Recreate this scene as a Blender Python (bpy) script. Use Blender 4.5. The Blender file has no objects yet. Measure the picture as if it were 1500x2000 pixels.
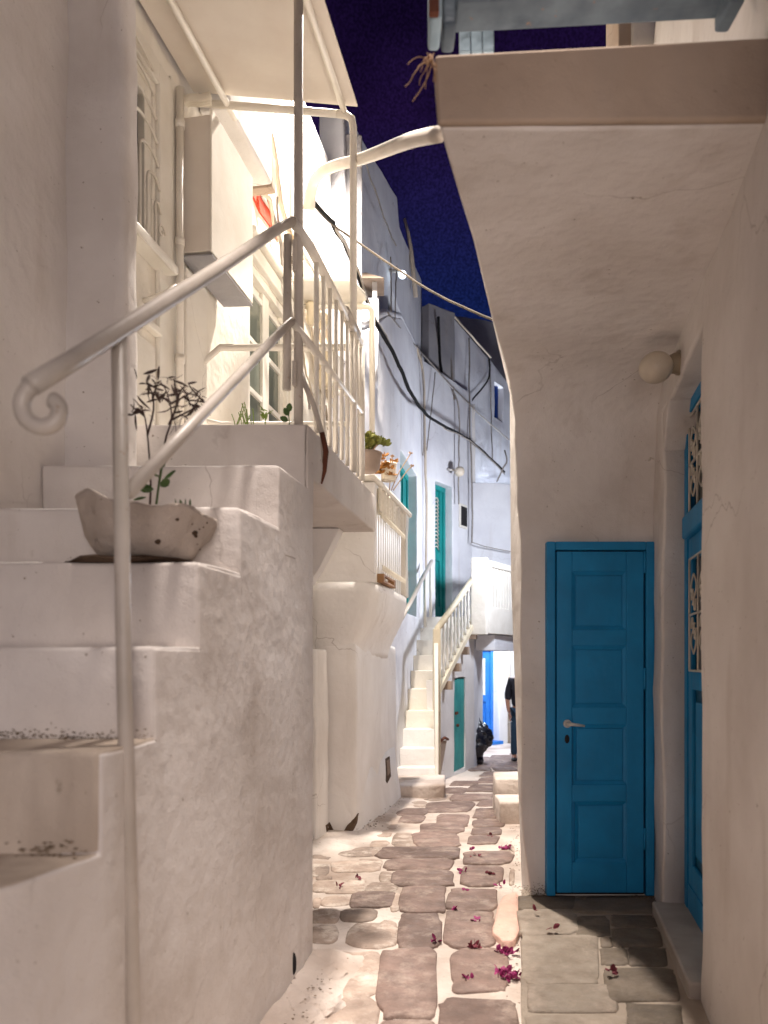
import bpy, bmesh, math, random
from mathutils import Vector, noise
random.seed(7)
R = random.Random(11)
sc = bpy.context.scene
C = sc.collection

# ------------------------------------------------------------------ camera, sky, light, exposure
EYE = 1.45; F = 1500.0; CX = 750.0; HY = 1291.0; LS = 0.193   # LS: lane direction, dX per metre of depth
cam = bpy.data.objects.new('camera', bpy.data.cameras.new('camera')); C.objects.link(cam); sc.camera = cam
cam.location = (0, 0, EYE); cam.rotation_euler = (math.radians(90), 0, 0)
cd = cam.data; cd.sensor_fit = 'VERTICAL'; cd.sensor_height = 36; cd.lens = 27
cd.shift_y = 0.1455; cd.clip_start = 0.05; cd.clip_end = 500
cd.dof.use_dof = True; cd.dof.focus_distance = 5.6; cd.dof.aperture_fstop = 2.2

w = bpy.data.worlds.new('World'); sc.world = w; w.use_nodes = True
nt = w.node_tree; nt.nodes.clear()
tc = nt.nodes.new('ShaderNodeTexCoord')
sp = nt.nodes.new('ShaderNodeSeparateXYZ'); nt.links.new(tc.outputs['Generated'], sp.inputs[0])
cr = nt.nodes.new('ShaderNodeValToRGB')
cr.color_ramp.elements[0].position = 0.40; cr.color_ramp.elements[0].color = (0.0030, 0.0080, 0.046, 1)
cr.color_ramp.elements[1].position = 0.58; cr.color_ramp.elements[1].color = (0.0090, 0.0036, 0.026, 1)
nt.links.new(sp.outputs[2], cr.inputs[0])
nz = nt.nodes.new('ShaderNodeTexNoise'); nz.inputs['Scale'].default_value = 5; nz.inputs['Detail'].default_value = 2
nt.links.new(tc.outputs['Generated'], nz.inputs['Vector'])
ng = nt.nodes.new('ShaderNodeTexNoise'); ng.inputs['Scale'].default_value = 420; ng.inputs['Detail'].default_value = 1
nt.links.new(tc.outputs['Generated'], ng.inputs['Vector'])
r1 = nt.nodes.new('ShaderNodeMapRange'); r1.inputs['From Min'].default_value = .35; r1.inputs['From Max'].default_value = .65
r1.inputs['To Min'].default_value = .55; r1.inputs['To Max'].default_value = 1.45; nt.links.new(nz.outputs['Fac'], r1.inputs['Value'])
r2 = nt.nodes.new('ShaderNodeMapRange'); r2.inputs['From Min'].default_value = .35; r2.inputs['From Max'].default_value = .68
r2.inputs['To Min'].default_value = .7; r2.inputs['To Max'].default_value = 1.4; nt.links.new(ng.outputs['Fac'], r2.inputs['Value'])
mm = nt.nodes.new('ShaderNodeMath'); mm.operation = 'MULTIPLY'
nt.links.new(r1.outputs[0], mm.inputs[0]); nt.links.new(r2.outputs[0], mm.inputs[1])
bg = nt.nodes.new('ShaderNodeBackground'); nt.links.new(cr.outputs[0], bg.inputs['Color']); nt.links.new(mm.outputs[0], bg.inputs['Strength'])
ow = nt.nodes.new('ShaderNodeOutputWorld'); nt.links.new(bg.outputs[0], ow.inputs[0])

def P(px, py, d): return Vector(((px - CX) * d / F, d, EYE - (py - HY) * d / F))
def lamp(name, kind, loc, energy, color, size=.1, aim=None, spot=None):
    l = bpy.data.lights.new(name, kind); l.energy = energy; l.color = color
    if kind == 'AREA': l.size = size
    else: l.shadow_soft_size = size
    if spot: l.spot_size = math.radians(spot); l.spot_blend = .6
    o = bpy.data.objects.new(name, l); C.objects.link(o); o.location = loc
    if aim: o.rotation_euler = (Vector(aim) - Vector(loc)).to_track_quat('-Z', 'Y').to_euler()
    return o
sl = lamp('street_light', 'SPOT', (0.05, 6.6, 7.4), 3400, (1.0, .90, .80), .09, aim=(.05, 6.2, 0), spot=92)   # shaded street lamp high over the lane
lamp('landing_light', 'POINT', P(690, 540, 5.7), 18, (1.0, .86, .68), .02)              # lamp by the landing, behind the canopy post
lamp('far_lane_light', 'POINT', (2.55, 14.6, 2.9), 520, (.80, .87, 1.0), .12)          # lamp round the far bend
lamp('side_lane_light', 'POINT', (2.5, 10.9, 3.4), 290, (.85, .89, 1.0), .15)          # lamp behind the right corner
lamp('rear_fill_light', 'AREA', (.35, -1.9, 1.6), 78, (1.0, .86, .80), 1.1, aim=(.75, 3, 2.9))   # added soft fill from behind the camera, no lamp there
lamp('near_fill_spot', 'SPOT', (.02, 2.25, 6.2), 1250, (1.0, .88, .80), .12, aim=(.22, 2.75, 0), spot=32)   # added fill spot above the frame, brightens near floor and soffit
sc.view_settings.view_transform = 'Standard'; sc.view_settings.look = 'None'
sc.view_settings.exposure = 0; sc.view_settings.gamma = 1; sc.view_settings.use_curve_mapping = False
sc.render.engine = 'CYCLES'
sc.cycles.use_denoising = True
sc.cycles.max_bounces = 8; sc.cycles.diffuse_bounces = 5

# ------------------------------------------------------------------ measuring helpers
def lane(x0, d): return x0 + LS * d
def dpl(x0, px): return F * x0 / (px - CX - LS * F)         # depth where pixel column px meets a lane-parallel wall
def W(x0, px, py): return P(px, py, dpl(x0, px))
def lerp(a, b, t): return a + (b - a) * t
def zg(d):                                                   # the lane drops gently away
    if d < 5.5: return 0.0
    if d > 14: return -.33
    t = (d - 5.5) / 8.5
    return -.33 * t
def G(px, py, dz=0):
    d = 5.0
    for _ in range(40):
        d = lerp(d, (EYE - zg(d) - dz) * F / max(py - HY, 1), .7)
    return Vector(((px - CX) * d / F, d, zg(d) + dz))
def pw(xs, x):                                               # piecewise linear
    if x <= xs[0][0]: return xs[0][1]
    for (a, b), (c, d) in zip(xs, xs[1:]):
        if x <= c: return lerp(b, d, (x - a) / (c - a))
    return xs[-1][1]

# ------------------------------------------------------------------ materials
def N(t, kind, **kw):
    n = t.nodes.new(kind)
    for k, v in kw.items():
        if k in n.inputs: n.inputs[k].default_value = v
        else: setattr(n, k, v)
    return n
def base_mat(name, rough=.8, spec=.3, metal=0):
    m = bpy.data.materials.new(name); m.use_nodes = True
    t = m.node_tree; b = t.nodes['Principled BSDF']
    b.inputs['Roughness'].default_value = rough; b.inputs['Metallic'].default_value = metal
    b.inputs['Specular IOR Level'].default_value = spec
    g = t.nodes.new('ShaderNodeNewGeometry')
    return m, t, b, g
def rgb(c): return (c[0], c[1], c[2], 1)
def mixc(t, fac, a, b):
    n = t.nodes.new('ShaderNodeMix'); n.data_type = 'RGBA'
    if hasattr(fac, 'links'): t.links.new(fac, n.inputs[0])
    else: n.inputs[0].default_value = fac
    for s, v in ((6, a), (7, b)):
        if hasattr(v, 'links'): t.links.new(v, n.inputs[s])
        else: n.inputs[s].default_value = rgb(v)
    return n.outputs[2]
def noisef(t, vec, scale, detail, lo, hi, rough=.55, vscale=None, tomax=1):
    if vscale:
        mp = N(t, 'ShaderNodeMapping'); mp.inputs['Scale'].default_value = vscale; t.links.new(vec, mp.inputs[0]); vec = mp.outputs[0]
    n = N(t, 'ShaderNodeTexNoise', Scale=scale, Detail=detail, Roughness=rough); t.links.new(vec, n.inputs['Vector'])
    r = t.nodes.new('ShaderNodeMapRange'); r.inputs['From Min'].default_value = lo; r.inputs['From Max'].default_value = hi
    r.inputs['To Max'].default_value = tomax
    t.links.new(n.outputs['Fac'], r.inputs['Value'])
    return r.outputs[0]
def bump(t, b, parts):
    last = None
    for h, s, dist in parts:
        n = t.nodes.new('ShaderNodeBump'); n.inputs['Strength'].default_value = s; n.inputs['Distance'].default_value = dist
        t.links.new(h, n.inputs['Height'])
        if last: t.links.new(last, n.inputs['Normal'])
        last = n.outputs[0]
    t.links.new(last, b.inputs['Normal'])

def plaster(name, c1=(.80, .78, .76), c2=(.69, .66, .63), stain=.12, rough_bump=1.0, stain_c=(.30, .22, .15), drips=.25):
    m, t, b, g = base_mat(name, .86, .2)
    v = g.outputs['Position']
    big = noisef(t, v, 1.3, 4, .38, .70)
    c = mixc(t, big, c1, c2)
    dr = noisef(t, v, 5, 5, .47 if drips > .5 else .56, .66 if drips > .5 else .80, vscale=(1, 1, .16), tomax=drips)
    c = mixc(t, dr, c, (.42, .35, .29))
    sp = noisef(t, v, 9, 8, .66, .76, .7, tomax=stain)
    c = mixc(t, sp, c, stain_c)
    fl = noisef(t, v, 46, 3, .70, .76, tomax=min(1, stain * 2.5))
    c = mixc(t, fl, c, (.25, .2, .15))
    dn = N(t, 'ShaderNodeTexNoise', Scale=3.0, Detail=4); t.links.new(v, dn.inputs['Vector'])
    va = t.nodes.new('ShaderNodeVectorMath'); va.operation = 'MULTIPLY_ADD'; va.inputs[1].default_value = (.35, .35, .35); t.links.new(dn.outputs['Color'], va.inputs[0]); t.links.new(v, va.inputs[2])
    vo_ = N(t, 'ShaderNodeTexVoronoi', feature='DISTANCE_TO_EDGE', Scale=1.1); t.links.new(va.outputs[0], vo_.inputs['Vector'])
    mr_ = t.nodes.new('ShaderNodeMapRange'); mr_.inputs['From Min'].default_value = .0; mr_.inputs['From Max'].default_value = .005; mr_.inputs['To Min'].default_value = 1; mr_.inputs['To Max'].default_value = 0
    t.links.new(vo_.outputs['Distance'], mr_.inputs['Value'])
    mk = t.nodes.new('ShaderNodeMath'); mk.operation = 'MULTIPLY'; t.links.new(mr_.outputs[0], mk.inputs[0]); t.links.new(noisef(t, v, 1.1, 3, .52, .60, tomax=.45), mk.inputs[1])
    c = mixc(t, mk.outputs[0], c, (.20, .15, .12))
    t.links.new(c, b.inputs['Base Color'])
    h1 = noisef(t, v, 3.5, 3, 0, 1); h2 = noisef(t, v, 22, 5, 0, 1, .6); h3 = noisef(t, v, 150, 3, 0, 1)
    bump(t, b, [(h1, .4 * rough_bump, .05), (h2, .26 * rough_bump, .012), (h3, .45 * rough_bump, .003)])
    return m
M = {}
M['plaster'] = plaster('white_plaster')
M['plaster_near'] = plaster('worn_white_plaster', (.76, .72, .69), (.60, .55, .51), .35, 1.3, (.24, .17, .11), .42)
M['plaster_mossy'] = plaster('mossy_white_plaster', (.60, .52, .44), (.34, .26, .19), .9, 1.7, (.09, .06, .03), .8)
M['plaster_cream'] = plaster('cream_plaster', (.82, .78, .70), (.72, .67, .58), .14, 1.0)
M['plaster_cool'] = plaster('pale_plaster', (.76, .77, .80), (.62, .62, .66), .12, 1.0, (.25, .23, .22), .3)
M['plaster_tan'] = plaster('tan_concrete', (.48, .38, .30), (.32, .24, .18), .5, 1.2, (.18, .11, .07), .46)
M['plaster_shaded'] = plaster('shaded_plaster', (.36, .35, .36), (.24, .24, .26), .2)  # darkness of unlit faces put into the plaster's colour
M['broken'] = plaster('broken_render', (.34, .27, .22), (.18, .13, .10), .8, 3)
M['broken_dark'] = plaster('crumbling_dark_render', (.13, .085, .055), (.05, .03, .02), .9, 4)
M['wash'] = plaster('whitewash_over_mortar', (.70, .62, .56), (.33, .25, .20), .85, 3.2, (.24, .16, .11), .2)

def paint(name, c1, c2=None, rough=.45, wear=.0, wear_c=(.5, .5, .5), bs=.25, scale=60, vs=None, spec=.4):
    m, t, b, g = base_mat(name, rough, spec)
    v = g.outputs['Position']; c2 = c2 or tuple(x * .8 for x in c1)
    c = mixc(t, noisef(t, v, 4, 5, .35, .7), c1, c2)
    if wear: c = mixc(t, noisef(t, v, 28, 8, .63, .66, .7, tomax=wear), c, wear_c)
    t.links.new(c, b.inputs['Base Color'])
    bump(t, b, [(noisef(t, v, scale, 4, 0, 1, vscale=vs), bs, .003), (noisef(t, v, 8, 3, 0, 1), bs, .01)])
    return m
M['blue'] = paint('deep_blue_paint', (.006, .245, .53), (.005, .185, .41), .5, .3, (.03, .22, .34), .3, 40, (1, 1, .2))
M['blue_groove_shade'] = paint('shaded_blue_paint', (.004, .10, .19))  # darker copy of the blue, groove shade put into the colour
M['teal'] = paint('teal_paint', (.004, .27, .26), (.006, .20, .20), .5, .2, (.12, .3, .28))
M['turq'] = paint('faded_turquoise_paint', (.06, .36, .34), (.03, .26, .26), .6, .5, (.25, .4, .38))
M['sky_blue'] = paint('bright_blue_paint', (.03, .20, .62), (.02, .15, .50), .5)
M['dark_blue'] = paint('dark_blue_paint', (.01, .05, .28))
M['white_metal'] = paint('white_painted_metal', (.52, .47, .42), (.40, .36, .31), .42, .5, (.28, .17, .10), .45, 30)
M['white_metal_clean'] = paint('fresh_white_painted_metal', (.80, .76, .68), (.72, .67, .58), .42, .1, (.4, .3, .2), .25)
M['white_wood'] = paint('white_painted_wood', (.80, .77, .70), (.70, .66, .58), .5, .15, (.35, .3, .24), .3)
M['cream_wood'] = paint('cream_painted_wood', (.72, .64, .48), (.60, .51, .36), .55, .4, (.35, .26, .16), .3)
M['canopy'] = paint('canopy_sheet', (.74, .68, .60), (.68, .61, .53), .6, .05, (.3, .25, .2), .15, 14)
M['old_wood'] = paint('weathered_blue_grey_wood', (.16, .20, .235), (.06, .078, .10), .8, .6, (.25, .13, .07), .9, 22, (.25, 1, 2.2), .2)
M['old_wood_light'] = paint('pale_blue_worn_wood', (.34, .45, .52), (.22, .32, .40), .75, .4, (.5, .52, .5), .6, 30, (2, 1, .15))
M['rust'] = paint('rusty_metal', (.16, .05, .025), (.07, .025, .015), .9, 0, bs=.8)
M['red'] = paint('red_sealant', (.60, .06, .02), (.45, .04, .015), .6, .3, (.75, .5, .4), .8)
M['black_cable'] = paint('black_cable', (.012, .012, .014), (.02, .02, .02), .9, spec=.1)
M['grey_cable'] = paint('grey_painted_cable', (.20, .18, .165), (.30, .27, .24), .6)
M['beige_cable'] = paint('beige_painted_cable', (.58, .50, .40), (.42, .35, .28), .6, .3, (.2, .15, .1))
M['dim_cable'] = paint('darkened_cable', (.13, .11, .09), (.08, .07, .06), .9, spec=.1)  # beige cable's colour lowered to offset the close landing lamp
M['steel'] = paint('brushed_steel', (.55, .53, .50), (.42, .40, .38), .3)
M['dark'] = paint('dark_recess', (.02, .018, .02), (.012, .01, .012), .9)
M['globe'] = paint('opal_globe', (.62, .55, .45), (.50, .43, .34), .35, .2, (.3, .24, .17), .2)
M['globe_base'] = paint('old_brass_painted', (.32, .26, .18), (.22, .17, .11), .5, .3, (.12, .09, .06))
M['iron_white'] = paint('white_wrought_iron', (.70, .66, .58), (.60, .55, .47), .5)
M['cloth'] = paint('white_lace_cloth', (.80, .75, .64), (.72, .66, .55), .9, .4, (.5, .42, .32), .7, 90)
M['box_wood'] = paint('bare_brown_wood', (.36, .20, .09), (.22, .11, .05), .7)
M['cement_pot'] = plaster('cement_pot', (.60, .53, .47), (.40, .33, .28), .9, 3.2, (.09, .055, .035), .3)
M['pot_white'] = paint('white_plastic_pot', (.78, .72, .60), (.7, .62, .5), .5, .2, (.4, .35, .25))
M['pot_brown'] = paint('clay_pot', (.42, .33, .27), (.3, .22, .17), .7)
M['soil'] = paint('potting_soil', (.05, .035, .025), (.03, .02, .015), .95, 0, bs=1)
M['leaf'] = paint('green_leaf', (.07, .13, .03), (.035, .08, .02), .5)
M['leaf_bright'] = paint('yellow_green_leaf', (.25, .33, .05), (.14, .23, .03), .5)
M['leaf_olive'] = paint('olive_succulent', (.36, .36, .09), (.2, .24, .06), .45)
M['leaf_brown'] = paint('reddish_brown_succulent', (.48, .24, .06), (.32, .14, .03), .5)
M['stem_pale'] = paint('pale_stem', (.55, .40, .27), (.45, .3, .2), .6)
M['dry'] = paint('dry_dark_twig', (.045, .025, .022), (.07, .04, .03), .8)
M['straw'] = paint('straw_twine', (.38, .22, .11), (.3, .16, .07), .8)
M['petal'] = paint('magenta_petal', (.36, .03, .16), (.22, .015, .09), .6, 0, bs=.5)
M['petal_dry'] = paint('dried_petal', (.20, .03, .05), (.12, .02, .03), .7)
M['bag'] = paint('black_plastic_bag', (.012, .013, .018), (.02, .02, .026), .22, 0, bs=.9, scale=18, spec=.7)
M['jacket'] = paint('black_jacket', (.012, .012, .018), (.02, .02, .03), .8)
M['jeans'] = paint('blue_jeans', (.02, .05, .09), (.03, .07, .12), .85)
M['skin'] = paint('skin', (.45, .22, .14), (.40, .19, .12), .5)
M['shoe'] = paint('black_shoe', (.01, .01, .012))
M['hair'] = paint('dark_hair', (.02, .013, .01))
M['marble'] = paint('worn_marble', (.46, .42, .38), (.34, .29, .25), .55, .3, (.18, .14, .11), .4)
M['cig'] = paint('white_cigarette', (.8, .8, .8))

def glass(name, c, rough=.12):
    m, t, b, g = base_mat(name, rough, .6)
    c2 = mixc(t, noisef(t, g.outputs['Position'], 3, 3, .3, .7, vscale=(1, 1, .4)), c, tuple(x * .6 for x in c))
    t.links.new(c2, b.inputs['Base Color']); return m
M['glass_green'] = glass('grey_green_curtained_glass', (.20, .22, .18))
M['glass_dark'] = glass('dark_glass', (.05, .055, .055))
M['glass_warm'] = glass('curtained_glass', (.42, .36, .27))
M['bulb'] = bpy.data.materials.new('lit_bulb'); M['bulb'].use_nodes = True
_b = M['bulb'].node_tree.nodes['Principled BSDF']; _b.inputs['Emission Color'].default_value = (.75, .9, 1, 1); _b.inputs['Emission Strength'].default_value = 6

def stone(name, c1, c2, pale=.25, paler=(.55, .45, .38)):
    m, t, b, g = base_mat(name, .72, .35)
    v = g.outputs['Position']; oi = t.nodes.new('ShaderNodeObjectInfo')
    c = mixc(t, noisef(t, v, 7, 6, .35, .68, .65), c1, c2)
    hsv = t.nodes.new('ShaderNodeHueSaturation'); t.links.new(c, hsv.inputs['Color'])
    mr = t.nodes.new('ShaderNodeMapRange'); mr.inputs['To Min'].default_value = .72; mr.inputs['To Max'].default_value = 1.32
    t.links.new(oi.outputs['Random'], mr.inputs['Value']); t.links.new(mr.outputs[0], hsv.inputs['Value'])
    c = mixc(t, noisef(t, v, 4.5, 10, .50, .66, .75, tomax=pale), hsv.outputs[0], paler)
    c = mixc(t, noisef(t, v, 60, 3, .66, .74, tomax=.5), c, (.08, .06, .05))
    t.links.new(c, b.inputs['Base Color'])
    t.links.new(noisef(t, v, 12, 5, .2, .8, tomax=1), b.inputs['Roughness'])
    rr = t.nodes.new('ShaderNodeMapRange'); rr.inputs['To Min'].default_value = .5; rr.inputs['To Max'].default_value = .9
    t.links.new(noisef(t, v, 12, 5, .2, .8), rr.inputs['Value']); t.links.new(rr.outputs[0], b.inputs['Roughness'])
    bump(t, b, [(noisef(t, v, 9, 5, 0, 1), .6, .03), (noisef(t, v, 60, 6, 0, 1, .7), .6, .006)])
    return m
M['stone'] = stone('brown_paving_stone', (.225, .155, .130), (.13, .09, .075), .45)
M['stone_faint'] = stone('whitewash_worn_paving_stone', (.42, .33, .27), (.24, .18, .145), .8, (.72, .64, .56))
M['stone_grey'] = stone('grey_brown_patio_stone', (.25, .21, .17), (.17, .135, .105), .35)
M['stone_patio_shaded'] = stone('shaded_patio_stone', (.17, .135, .10), (.11, .085, .065), .15)  # darker copy of the patio stone, the corner's cast shade put into the colour
M['stone_pink'] = stone('pink_worn_stone', (.62, .40, .32), (.50, .32, .26), .4, (.75, .6, .52))
M['patio_joint'] = plaster('patio_mortar', (.40, .34, .28), (.26, .21, .17), .4, 2.0)

# ------------------------------------------------------------------ object helpers
def link(o, parent=None):
    C.objects.link(o)
    if parent: o.parent = parent
    return o
def obj(name, bm, m, parent=None, smooth=False, bevel=0, seg=2):
    me = bpy.data.meshes.new(name)
    bmesh.ops.recalc_face_normals(bm, faces=bm.faces)
    bm.to_mesh(me); bm.free()
    me.materials.append(M[m] if isinstance(m, str) else m)
    if smooth:
        for p in me.polygons: p.use_smooth = True
    o = bpy.data.objects.new(name, me); link(o, parent)
    if bevel:
        b = o.modifiers.new('bevel', 'BEVEL'); b.width = bevel; b.segments = seg; b.limit_method = 'ANGLE'; b.angle_limit = math.radians(40)
        b.harden_normals = False
        if not smooth:
            for p in me.polygons: p.use_smooth = True
            sm = o.modifiers.new('wn', 'WEIGHTED_NORMAL')
    return o
def thing(name, label, cat, group=None, loc=(0, 0, 0)):
    o = bpy.data.objects.new(name, None); link(o); o.empty_display_size = .1
    tag(o, label, cat, group); return o
def tag(o, label, cat, group=None, kind=None):
    o['label'] = label; o['category'] = cat
    if group: o['group'] = group
    if kind: o['kind'] = kind
    return o
def struct(o): o['kind'] = 'structure'; return o
def setbase(root, loc):                                   # puts an Empty at the thing's base without moving the parts
    loc = Vector(loc); root.location = loc
    for c in root.children: c.location = Vector(c.location) - loc
def jit(p, amp, sc_=2.2, seed=0):
    q = Vector((p[0] * sc_ + seed, p[1] * sc_, p[2] * sc_))
    return noise.noise_vector(q) * amp
def bm_rough(bm, amp=.012, cut=.14, sc_=2.2):
    for _ in range(7):
        es = [e for e in bm.edges if e.calc_length() > cut * 1.6]
        if not es or len(bm.verts) > 60000: break
        bmesh.ops.subdivide_edges(bm, edges=es, cuts=1, use_grid_fill=True)
    bmesh.ops.triangulate(bm, faces=[f for f in bm.faces if len(f.verts) > 4])
    for v in bm.verts: v.co += jit(v.co, amp, sc_) + jit(v.co, amp * .35, sc_ * 4, 9)
def prism_bm(poly, z0, z1, bm=None, ztop=None):
    bm = bm or bmesh.new()
    lo = [bm.verts.new((p[0], p[1], z0)) for p in poly]
    hi = [bm.verts.new((p[0], p[1], ztop[i] if ztop else z1)) for i, p in enumerate(poly)]
    n = len(poly)
    bm.faces.new(lo[::-1]); bm.faces.new(hi)
    for i in range(n): bm.faces.new((lo[i], lo[(i + 1) % n], hi[(i + 1) % n], hi[i]))
    return bm
def prism(name, poly, z0, z1, m, parent=None, bevel=.012, rough=0, cut=.14, ztop=None, seg=2):
    bm = prism_bm(poly, z0, z1, ztop=ztop)
    if rough: 
        bmesh.ops.bevel(bm, geom=list(bm.edges), offset=bevel, segments=seg, affect='EDGES', profile=.6)
        bm_rough(bm, rough, cut); return obj(name, bm, m, parent, smooth=True)
    return obj(name, bm, m, parent, bevel=bevel)
def hexa(name, a, b, m, parent=None, bevel=.004, bm=None):
    """box from 4 base points (list a) to 4 top points (list b)"""
    own = bm is None
    bm = bm or bmesh.new()
    va = [bm.verts.new(p) for p in a]; vb = [bm.verts.new(p) for p in b]
    bm.faces.new(va[::-1]); bm.faces.new(vb)
    for i in range(4): bm.faces.new((va[i], va[(i + 1) % 4], vb[(i + 1) % 4], vb[i]))
    if own: return obj(name, bm, m, parent, bevel=bevel)
def box_on(A, B, s0, s1, z0, z1, t0, t1, bm=None, name=None, m=None, parent=None, bevel=.004):
    """box on vertical plane A->B (xy), s along it in metres, t outwards (to the right-hand normal side, lane side)"""
    A = Vector(A[:2]); B = Vector(B[:2]); u = (B - A).normalized(); n = Vector((u.y, -u.x))
    q = lambda s, t, z: (A.x + u.x * s + n.x * t, A.y + u.y * s + n.y * t, z)
    a = [q(s0, t0, z0), q(s1, t0, z0), q(s1, t1, z0), q(s0, t1, z0)]
    b = [q(s0, t0, z1), q(s1, t0, z1), q(s1, t1, z1), q(s0, t1, z1)]
    return hexa(name, a, b, m, parent, bevel, bm)
def on(A, B, s, t, z):
    A = Vector(A[:2]); B = Vector(B[:2]); u = (B - A).normalized(); n = Vector((u.y, -u.x))
    return Vector((A.x + u.x * s + n.x * t, A.y + u.y * s + n.y * t, z))
def hit(A, B, px):
    """distance along A->B where pixel column px meets it, and its depth"""
    k = (px - CX) / F; ax, ay = A[:2]; bx, by = B[:2]
    t = (k * ay - ax) / ((bx - ax) - k * (by - ay))
    L = math.hypot(bx - ax, by - ay)
    return t * L, ay + t * (by - ay)
def wall(name, A, B, z0, ztop, th, m, parent=None, holes=(), amp=.012, step=.16, side=1):
    """rough plaster wall; A->B front line (lane side to the right of it when side=1); holes (s0,s1,z0,z1); ztop number or fn(s)"""
    A = Vector(A[:2]); B = Vector(B[:2]); L = (B - A).length; u = (B - A) / L; n = Vector((u.y, -u.x)) * side
    tf = ztop if callable(ztop) else (lambda s: ztop)
    zm = max(tf(L * i / 20) for i in range(21))
    def brk(lo, hi, pts):
        ps = sorted(set([lo, hi] + [round(p, 4) for p in pts if lo < p < hi])); out = []
        for a, b in zip(ps, ps[1:]):
            k = max(1, int(math.ceil((b - a) / step))); out += [a + (b - a) * i / k for i in range(k)]
        return out + [hi]
    ss = brk(0, L, [h[0] for h in holes] + [h[1] for h in holes]); zs = brk(z0, zm, [h[2] for h in holes] + [h[3] for h in holes])
    hz = max([h[3] for h in holes] + [z0])
    def solid(i, j):
        if i < 0 or j < 0 or i >= len(ss) - 1 or j >= len(zs) - 1: return False
        cs = (ss[i] + ss[i + 1]) / 2; cz = (zs[j] + zs[j + 1]) / 2
        return not any(h[0] < cs < h[1] and h[2] < cz < h[3] for h in holes)
    bm = bmesh.new(); vd = {}
    def V(i, j, k):
        key = (i, j, k)
        if key not in vd:
            s, z = ss[i], zs[j]
            if z > hz: z = hz + (z - hz) * (tf(s) - hz) / (zm - hz)
            t = 0 if k == 0 else -th
            p = Vector((A.x + u.x * s + n.x * t, A.y + u.y * s + n.y * t, z))
            vd[key] = bm.verts.new(p + jit(p, amp) + jit(p, amp * .4, 8, 5))
        return vd[key]
    for i in range(len(ss) - 1):
        for j in range(len(zs) - 1):
            if not solid(i, j): continue
            bm.faces.new((V(i, j, 0), V(i + 1, j, 0), V(i + 1, j + 1, 0), V(i, j + 1, 0)))
            bm.faces.new((V(i, j, 1), V(i, j + 1, 1), V(i + 1, j + 1, 1), V(i + 1, j, 1)))
            if not solid(i - 1, j): bm.faces.new((V(i, j, 0), V(i, j + 1, 0), V(i, j + 1, 1), V(i, j, 1)))
            if not solid(i + 1, j): bm.faces.new((V(i + 1, j, 0), V(i + 1, j, 1), V(i + 1, j + 1, 1), V(i + 1, j + 1, 0)))
            if not solid(i, j - 1): bm.faces.new((V(i, j, 0), V(i, j, 1), V(i + 1, j, 1), V(i + 1, j, 0)))
            if not solid(i, j + 1): bm.faces.new((V(i, j + 1, 0), V(i + 1, j + 1, 0), V(i + 1, j + 1, 1), V(i, j + 1, 1)))
    return obj(name, bm, m, parent, bevel=.018, seg=3)
def tube_bm(pts, r, bm=None, n=8, taper=None, flat=1.0):
    bm = bm or bmesh.new()
    pts = [Vector(p) for p in pts]; rings = []; up = None
    for i, p in enumerate(pts):
        a = pts[max(i - 1, 0)]; b = pts[min(i + 1, len(pts) - 1)]
        t = (b - a).normalized()
        if up is None:
            up = Vector((0, 0, 1)) if abs(t.z) < .9 else Vector((1, 0, 0))
        x = (up - t * up.dot(t)).normalized(); y = t.cross(x); up = x
        rr = (taper[i] if taper else r)
        if 0 < i < len(pts) - 1:
            cosv = max(.5, math.sqrt(max(0, (1 + (p - a).normalized().dot((b - p).normalized())) / 2))); rr = rr / (cosv * .5 + .5)
        rings.append([bm.verts.new(p + (x * math.cos(q * 2 * math.pi / n) + y * math.sin(q * 2 * math.pi / n) * flat) * rr) for q in range(n)])
    for r0, r1 in zip(rings, rings[1:]):
        for k in range(n): bm.faces.new((r0[k], r0[(k + 1) % n], r1[(k + 1) % n], r1[k]))
    bm.faces.new(rings[0][::-1]); bm.faces.new(rings[-1])
    return bm
def tube(name, pts, r, m, parent=None, n=8, taper=None): return obj(name, tube_bm(pts, r, n=n, taper=taper), m, parent, smooth=True)
def smooth_pts(pts, k=6):
    pts = [Vector(p) for p in pts]
    if len(pts) < 3: return pts
    out = []
    for i in range(len(pts) - 1):
        p0 = pts[max(i - 1, 0)]; p1 = pts[i]; p2 = pts[i + 1]; p3 = pts[min(i + 2, len(pts) - 1)]
        for j in range(k):
            t = j / k
            out.append(.5 * ((2 * p1) + (p2 - p0) * t + (2 * p0 - 5 * p1 + 4 * p2 - p3) * t * t + (3 * p1 - p0 - 3 * p2 + p3) * t ** 3))
    return out + [pts[-1]]
def cable(pts, r, m, label, group='cables strung along the upper walls', wob=.01, name='cable'):
    s = smooth_pts(pts, 7)
    s = [p + jit(p, wob, 3) + jit(p, wob * .4, 12) for p in s]
    return tag(obj(name, tube_bm(s, r, n=6), m, None, smooth=True), label, 'cable', group)
def lathe_bm(prof, c, n=20, bm=None, wob=0):
    bm = bm or bmesh.new(); c = Vector(c); rings = []
    for r, z in prof:
        ring = []
        for k in range(n):
            a = 2 * math.pi * k / n; p = Vector((math.cos(a) * r, math.sin(a) * r, z))
            ring.append(bm.verts.new(c + p + (jit(c + p, wob, 9) if wob else Vector())))
        rings.append(ring)
    for r0, r1 in zip(rings, rings[1:]):
        for k in range(n): bm.faces.new((r0[k], r0[(k + 1) % n], r1[(k + 1) % n], r1[k]))
    bm.faces.new(rings[0][::-1]); bm.faces.new(rings[-1])
    return bm
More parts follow.
